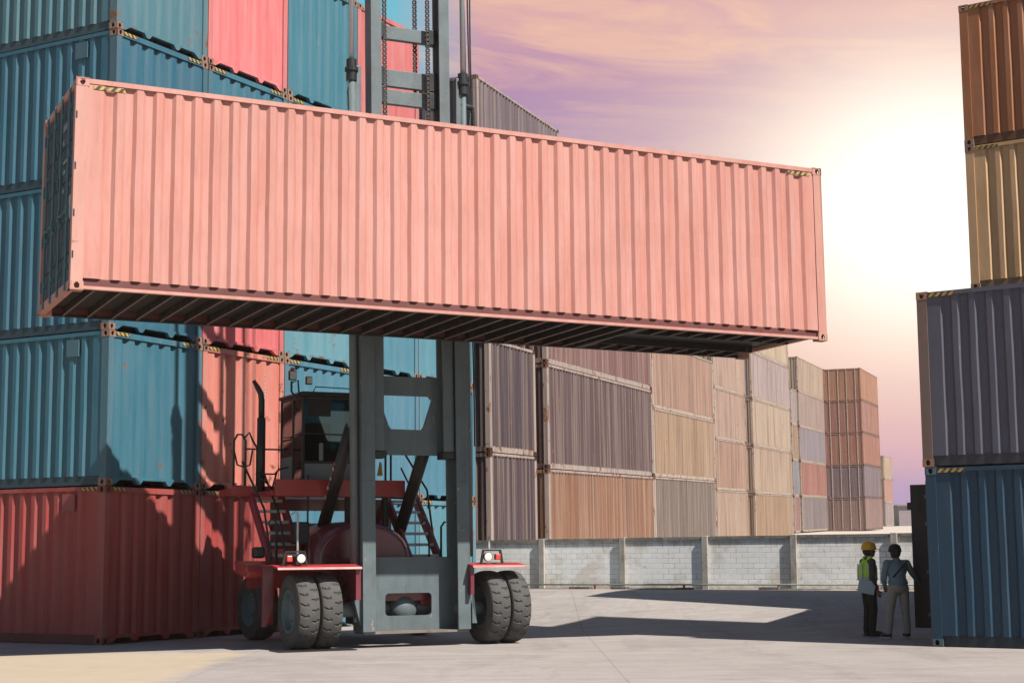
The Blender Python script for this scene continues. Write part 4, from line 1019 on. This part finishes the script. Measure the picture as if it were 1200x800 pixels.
part(MB().tube([(1.24,-.30,1.50),(1.24,-.30,1.72)], .019, 6), 'marker_pole', M_step)
part(MB().tube([(-1.78,-.2,1.30),(-1.78,-.2,1.72),(-1.74,-.2,1.78),(-1.64,-.2,1.78),(-1.60,-.2,1.72),(-1.60,-.2,1.3)], .010, 6), 'grab_handle', M_black)
# left mirror arm and step body behind the front wheel
part(MB().prism([(.55,1.18),(.62,1.10),(1.25,1.16),(1.35,1.36),(.62,1.28)], -2.52, -2.10, 'yz'), 'side_arm', M_red, bevel=.02)
part(MB().prism([(.72,1.25),(1.0,1.20),(1.12,.35),(.90,.35)], -2.12, -2.00, 'yz'), 'step_panel', M_red, bevel=.02)
part(MB().box(-2.52,-2.47,.62,.72,1.20,1.25), 'side_marker', M_yellow)
part(MB().box(-2.30,-2.12,.95,1.15,1.40,1.58), 'tank_cap', M_black, bevel=.04)
part(MB().tube([(-2.05,.8,1.75),(-2.09,.8,1.65),(-2.09,.8,1.2),(-2.05,.8,1.1),(-2.0,.8,1.2),(-2.0,.8,1.65),(-2.05,.8,1.75)], .016, 6), 'hose_loop', M_black)
part(MB().tube([(-.98,-.05,.45),(-.80,-.05,.42)], .05, 10), 'hub_end', M_pipe)
part(MB().box(-.45,.35,.8,1.8,.30,.42), 'sump_guard', M_mastdark)

# wheel chock / mat under the left tyres
mat_ = tag(MB().box(-.62,.62,-.30,.22,.004,.016).build('rubber_mat', M_black), 'thin dark rubber mat under the left front tyres of the handler', 'mat')
mat_.matrix_world = mM @ Matrix.Translation((-1.75, -.30, 0)) 

# ------------------------------------------------------------------ people
def cap(p0, p1, r0, r1, n=12, steps=6, sq=(1,1)):
    """tapered capsule with optional flattening in x,y"""
    mb = MB(); p0 = Vector(p0); p1 = Vector(p1); d = p1-p0; L_ = d.length; d.normalize(); pts = []; rs = []
    for j in range(5): t_ = pi/2*j/4; pts.append(p0 - d*r0*cos(t_)); rs.append(max(.002, r0*sin(t_)))
    for j in range(1, steps): pts.append(p0 + d*L_*j/steps); rs.append(r0+(r1-r0)*j/steps)
    for j in range(4, -1, -1): t_ = pi/2*j/4; pts.append(p1 + d*r1*cos(t_)); rs.append(max(.002, r1*sin(t_)))
    mb.tube(pts, rs, n); return mb
def merge(name, pieces, mat, parent, voxel=.012, smooth=2):
    mb = MB()
    for p in pieces: mb.add(p.v, p.f)
    ob = mb.build(name, mat, None, smooth=True)
    m = ob.modifiers.new('r', 'REMESH'); m.mode = 'VOXEL'; m.voxel_size = voxel; m.use_smooth_shade = True
    s_ = ob.modifiers.new('s', 'SMOOTH'); s_.iterations = smooth; s_.factor = .5
    bpy.context.view_layer.update()
    dg = bpy.context.evaluated_depsgraph_get(); me = bpy.data.meshes.new_from_object(ob.evaluated_get(dg)); me.name = name
    bpy.data.objects.remove(ob); o2 = link_mesh(me, name, parent); 
    if not me.materials: me.materials.append(mat)
    return o2
def ell(c, rx, ry, rz): return MB().ball(c, rx, ry, rz, 18, 12)
M_skin = plain('skin', (.30, .165, .11), .6, var=.06); M_hair = plain('dark_hair', (.015, .013, .012), .6)
M_trb = plain('black_trousers', (.018, .018, .022), .85, var=.2, scale=12, bump=.3); M_trg = plain('beige_grey_trousers', (.42, .38, .33), .9, var=.1, scale=10, bump=.3)
M_shirtd = plain('charcoal_shirt', (.055, .055, .075), .85, var=.2, scale=10, bump=.3); M_shirtb = plain('denim_blue_shirt', (.20, .29, .35), .85, var=.12, scale=9, bump=.4)
M_vest = plain('lime_vest', (.60, 1.0, .05), .6, var=.05, scale=8); M_refl = plain('reflective_band', (.62,.64,.62), .4); M_hat = plain('yellow_hard_hat', (.85,.50,.02), .3, var=.04); M_shoe = plain('dark_shoe', (.02,.02,.022), .6); M_sole = plain('white_sole', (.6,.6,.58), .7); M_paper = plain('white_papers', (.66,.74,.78), .8, var=.05); M_cap = plain('black_cap', (.018,.016,.018), .8)

def hand(w_, d, side, spread=.018):
    """palm plus five bent fingers; w_ wrist, d direction, side = thumb side vector"""
    w_ = Vector(w_); d = Vector(d).normalized(); sd = Vector(side).normalized(); up_ = d.cross(sd).normalized(); out = []
    out.append(cap(w_, w_+d*.07, .026, .034, 10, 3))
    for i, ln in enumerate((.062, .072, .068, .052)):
        b0 = w_+d*.085+sd*(.026-.017*i); k1 = b0+d*ln*.55+up_*-.006; k2 = k1+d*ln*.38+up_*-.022
        out.append(cap(b0, k1, .0095, .009, 8, 2)); out.append(cap(k1, k2, .009, .0075, 8, 2))
    b0 = w_+d*.03+sd*.030; k1 = b0+d*.03+sd*.03; out.append(cap(b0, k1, .011, .010, 8, 2)); out.append(cap(k1, k1+d*.03+sd*.004, .010, .008, 8, 2))
    return out
def person(label, loc, yaw, P):
    root = empty('person', loc, yaw); tag(root, label, 'person')
    B = P['joints']
    body = []
    hip = Vector(B['hip']); ch = Vector(B['chest']); nk = Vector(B['neck']); hd_ = Vector(B['head'])
    # continuous body
    body += [ell(hip, .155, .11, .12), cap(hip, ch, .115, .135, 14), ell(ch, .165, .11, .15), cap(ch+Vector((0,0,.10)), nk+Vector((0,0,.06)), .06, .05, 12, 3),
             ell(hd_, .078, .098, .115), ell(hd_+Vector((0,.05,-.055)), .052, .055, .055), ell(hd_+Vector((0,.105,-.015)), .014, .022, .024), ell(hd_+Vector((.078,0,-.01)), .012, .02, .03), ell(hd_+Vector((-.078,0,-.01)), .012, .02, .03), ell(hd_+Vector((0,.09,-.06)), .026, .014, .010)]
    for s_ in 'LR':
        sh, el, wr = [Vector(x) for x in B['arm'+s_]]; hp, kn, an, toe = [Vector(x) for x in B['leg'+s_]]
        body += [cap(sh, el, .048, .038), cap(el, wr, .036, .025), cap(hp, kn, .080, .055), cap(kn, an, .052, .036), cap(an, toe, .04, .032)]
        body += hand(wr, (wr-el).normalized(), B['thumb'+s_])
    merge('body', body, M_skin, root, .0075, 1)
    tr = [ell(hip+Vector((0,0,.0)), .170, .128, .125)]
    for s_ in 'LR':
        hp, kn, an, toe = [Vector(x) for x in B['leg'+s_]]
        tr += [cap(hp, kn, .094, .070), cap(kn, an+Vector((0,0,.02)), .070, .058)]
    t_ = merge('trousers', tr, P['tr'], root, .010, 2)
    sh_ = [ell(ch, .182, .128, .165), cap(hip+Vector((0,0,.06)), ch, .140, .148, 14), ell(hip+Vector((0,0,.07)), .172, .130, .11), cap(ch+Vector((0,0,.12)), nk-Vector((0,0,.01)), .075, .062, 12, 2)]
    for s_ in 'LR':
        sh, el, wr = [Vector(x) for x in B['arm'+s_]]; sh_ += [cap(sh, el, .062, .052), cap(el, wr-(wr-el)*.08, .050, .036), cap(ch+Vector((0,0,.10)), sh, .07, .062, 10, 2)]
    top = merge('shirt', sh_, P['shirt'], root, .010, 2)
    if P.get('vest'):
        v = [ell(ch+Vector((0,0,.01)), .192, .142, .160), cap(hip+Vector((0,0,.10)), ch, .158, .160, 14)]
        v += [cap(ch+Vector((s2*.085,0,.10)), ch+Vector((s2*.10,0,.165)), .065, .050, 10, 2) for s2 in (-1,1)]
        vv = merge('safety_vest', v, M_vest, root, .010, 2)
        for z in (.0, -.17):
            ring = [(ch.x+.197*cos(2*pi*j/28)*(1 if z == 0 else .86), ch.y+.147*sin(2*pi*j/28)*(1.0 if z == 0 else 1.09), ch.z+z) for j in range(29)]
            m = MB(); o = 0
            for j, p in enumerate(ring): m.v += [(p[0],p[1],p[2]-.022), (p[0],p[1],p[2]+.022), (p[0]*.96,p[1]*.96,p[2]+.022), (p[0]*.96,p[1]*.96,p[2]-.022)]
            for j in range(28):
                for q in range(4): m.f.append((4*j+q, 4*j+(q+1)%4, 4*(j+1)+(q+1)%4, 4*(j+1)+q))
            m.build('reflective_band', M_refl, vv)
        for s2 in (-1, 1):
            m = MB().bar((s2*.085, -.150, ch.z-.20), (s2*.085, -.140, ch.z+.08), .035, .012, up=(0,1,0)); m.build('reflective_band', M_refl, vv)
    for s_ in 'LR':
        hp, kn, an, toe = [Vector(x) for x in B['leg'+s_]]
        f_ = merge('shoe', [cap(an-Vector((0,0,.02)), toe, .050, .042), ell(toe, .048, .055, .040), ell(an-Vector((0,0,.03)), .046, .052, .05)], M_shoe, root, .008, 1)
        dd = (toe-an); dd.z = 0; dd.normalize(); sd = Vector((-dd.y, dd.x, 0)); c0 = Vector((an.x, an.y, 0))
        m = MB(); pl = [c0-dd*.055+sd*.035, c0-dd*.055-sd*.035, c0+dd*.06-sd*.042, c0+dd*.17-sd*.038, c0+dd*.215, c0+dd*.17+sd*.038, c0+dd*.06+sd*.042]
        zb = toe.z-.045 if toe.z-.045 > 0 else 0.0
        m.prism([(p.x, p.y) for p in pl], zb, zb+.020, 'xy'); m.build('sole', P['sole'], f_)
    if P['hat'] == 'hard':
        h = MB(); prof = [(.0,.0)]; 
        h.lathe([(.145,.0),(.142,.045),(.125,.085),(.085,.115),(.03,.128),(.0,.130),(-.006,.130),(-.006,.12),(.02,.118),(.08,.10),(.12,.06),(.132,.0)], hd_+Vector((0,0,.02)), 'z', 26, closed=False)
        h.prism([(-.10,.07),(-.085,.13),(-.04,.175),(.04,.175),(.085,.13),(.10,.07)], 0, .010, 'xy')
        h.v = [(p if i < len(h.v)-12 else (p[0]+hd_.x, p[1]+hd_.y, p[2]+hd_.z+.012)) for i, p in enumerate(h.v)]
        h.build('hard_hat', M_hat, root, smooth=True)
        merge('hair', [ell(hd_+Vector((0,-.02,-.01)), .086, .092, .088)], M_hair, root, .008, 1)
    else:
        merge('hair', [ell(hd_+Vector((0,-.018,.005)), .088, .100, .112)], M_hair, root, .008, 1)
        c = MB().lathe([(.132,.0),(.125,.05),(.10,.085),(.05,.105),(.0,.108),(-.005,.108),(-.005,.0)], hd_+Vector((0,0,.01)), 'z', 24, closed=False)
        c.prism([(hd_.x-.07, hd_.y+.08), (hd_.x-.05, hd_.y+.17), (hd_.x+.05, hd_.y+.17), (hd_.x+.07, hd_.y+.08)], hd_.z+.02, hd_.z+.03, 'xy')
        c.build('cap', M_cap, root, smooth=True)
    return root
# local frame: +y = facing direction, +x = the person's right
J1 = dict(hip=(0,0,.86), chest=(0,.0,1.14), neck=(0,.01,1.32), head=(0,.03,1.44),
  armL=((-.19,0,1.25), (-.23,.02,1.00), (-.20,.12,.80)), armR=((.19,0,1.25), (.235,-.03,.99), (.21,.06,.79)), thumbL=(0,1,0), thumbR=(0,1,0),
  legL=((-.09,0,.84), (-.10,.02,.46), (-.11,-.01,.09), (-.13,.12,.055)), legR=((.09,0,.84), (.11,.03,.46), (.10,.0,.09), (.12,.13,.055)))
p1 = person('person in a yellow hard hat and lime vest holding white papers', (6.02, 27.85, 0), radians(-78), dict(joints=J1, tr=M_trb, shirt=M_shirtd, vest=True, hat='hard', sole=M_shoe))
J2 = dict(hip=(0,0,.84), chest=(-.01,.02,1.12), neck=(0,.03,1.30), head=(-.01,.05,1.41),
  armL=((-.19,.0,1.23), (-.24,.03,.98), (-.16,.16,.84)), armR=((.18,.02,1.23), (.31,.09,1.05), (.44,.18,.93)), thumbL=(1,0,0), thumbR=(0,0,1),
  legL=((-.09,0,.82), (-.15,.02,.45), (-.21,-.03,.09), (-.25,.09,.055)), legR=((.09,0,.82), (.12,.02,.45), (.14,.0,.09), (.16,.13,.055)))
p2 = person('person in a blue grey shirt and black cap reaching for the open door', (6.36, 27.15, 0), radians(12), dict(joints=J2, tr=M_trg, shirt=M_shirtb, hat='cap', sole=M_sole))
MB().bar((-.15,-.135,1.0),(.12,-.13,1.27),.022,.012,up=(0,1,0)).build('shoulder_strap', M_black, p2)
# papers in the first person's hand
pa = MB().box(-.15,.15,-.004,.004,-.11,.11).box(-.14,.145,.0045,.009,-.115,.10).build('papers', M_paper)
tag(pa, 'white papers on a clipboard held low by the person in the hard hat', 'papers')
pa.matrix_world = Matrix.Translation((5.93, 27.58, .84)) @ Matrix.Rotation(radians(12), 4, 'Z') @ Matrix.Rotation(radians(12), 4, 'Y')

# ------------------------------------------------------------------ air
HAZE = 1
if HAZE:
    hz = MB().box(-110, 160, -12, 330, -1.9, 24).build('haze'); hz['kind'] = 'stuff'
    m = bpy.data.materials.new('haze'); m.use_nodes = True; t = NT(m.node_tree); t.n.remove(t.n['Principled BSDF'])
    pv = t.new('ShaderNodeVolumePrincipled'); pv.inputs['Color'].default_value = (1.0, .76, .58, 1); pv.inputs['Density'].default_value = .00028; pv.inputs['Anisotropy'].default_value = .0
    t.l.new(pv.outputs[0], t.n['Material Output'].inputs['Volume']); hz.data.materials.append(m)

scene.render.engine = 'CYCLES'
scene.cycles.max_bounces = 5; scene.cycles.volume_bounces = 0
scene.render.resolution_x = 1024; scene.render.resolution_y = 682
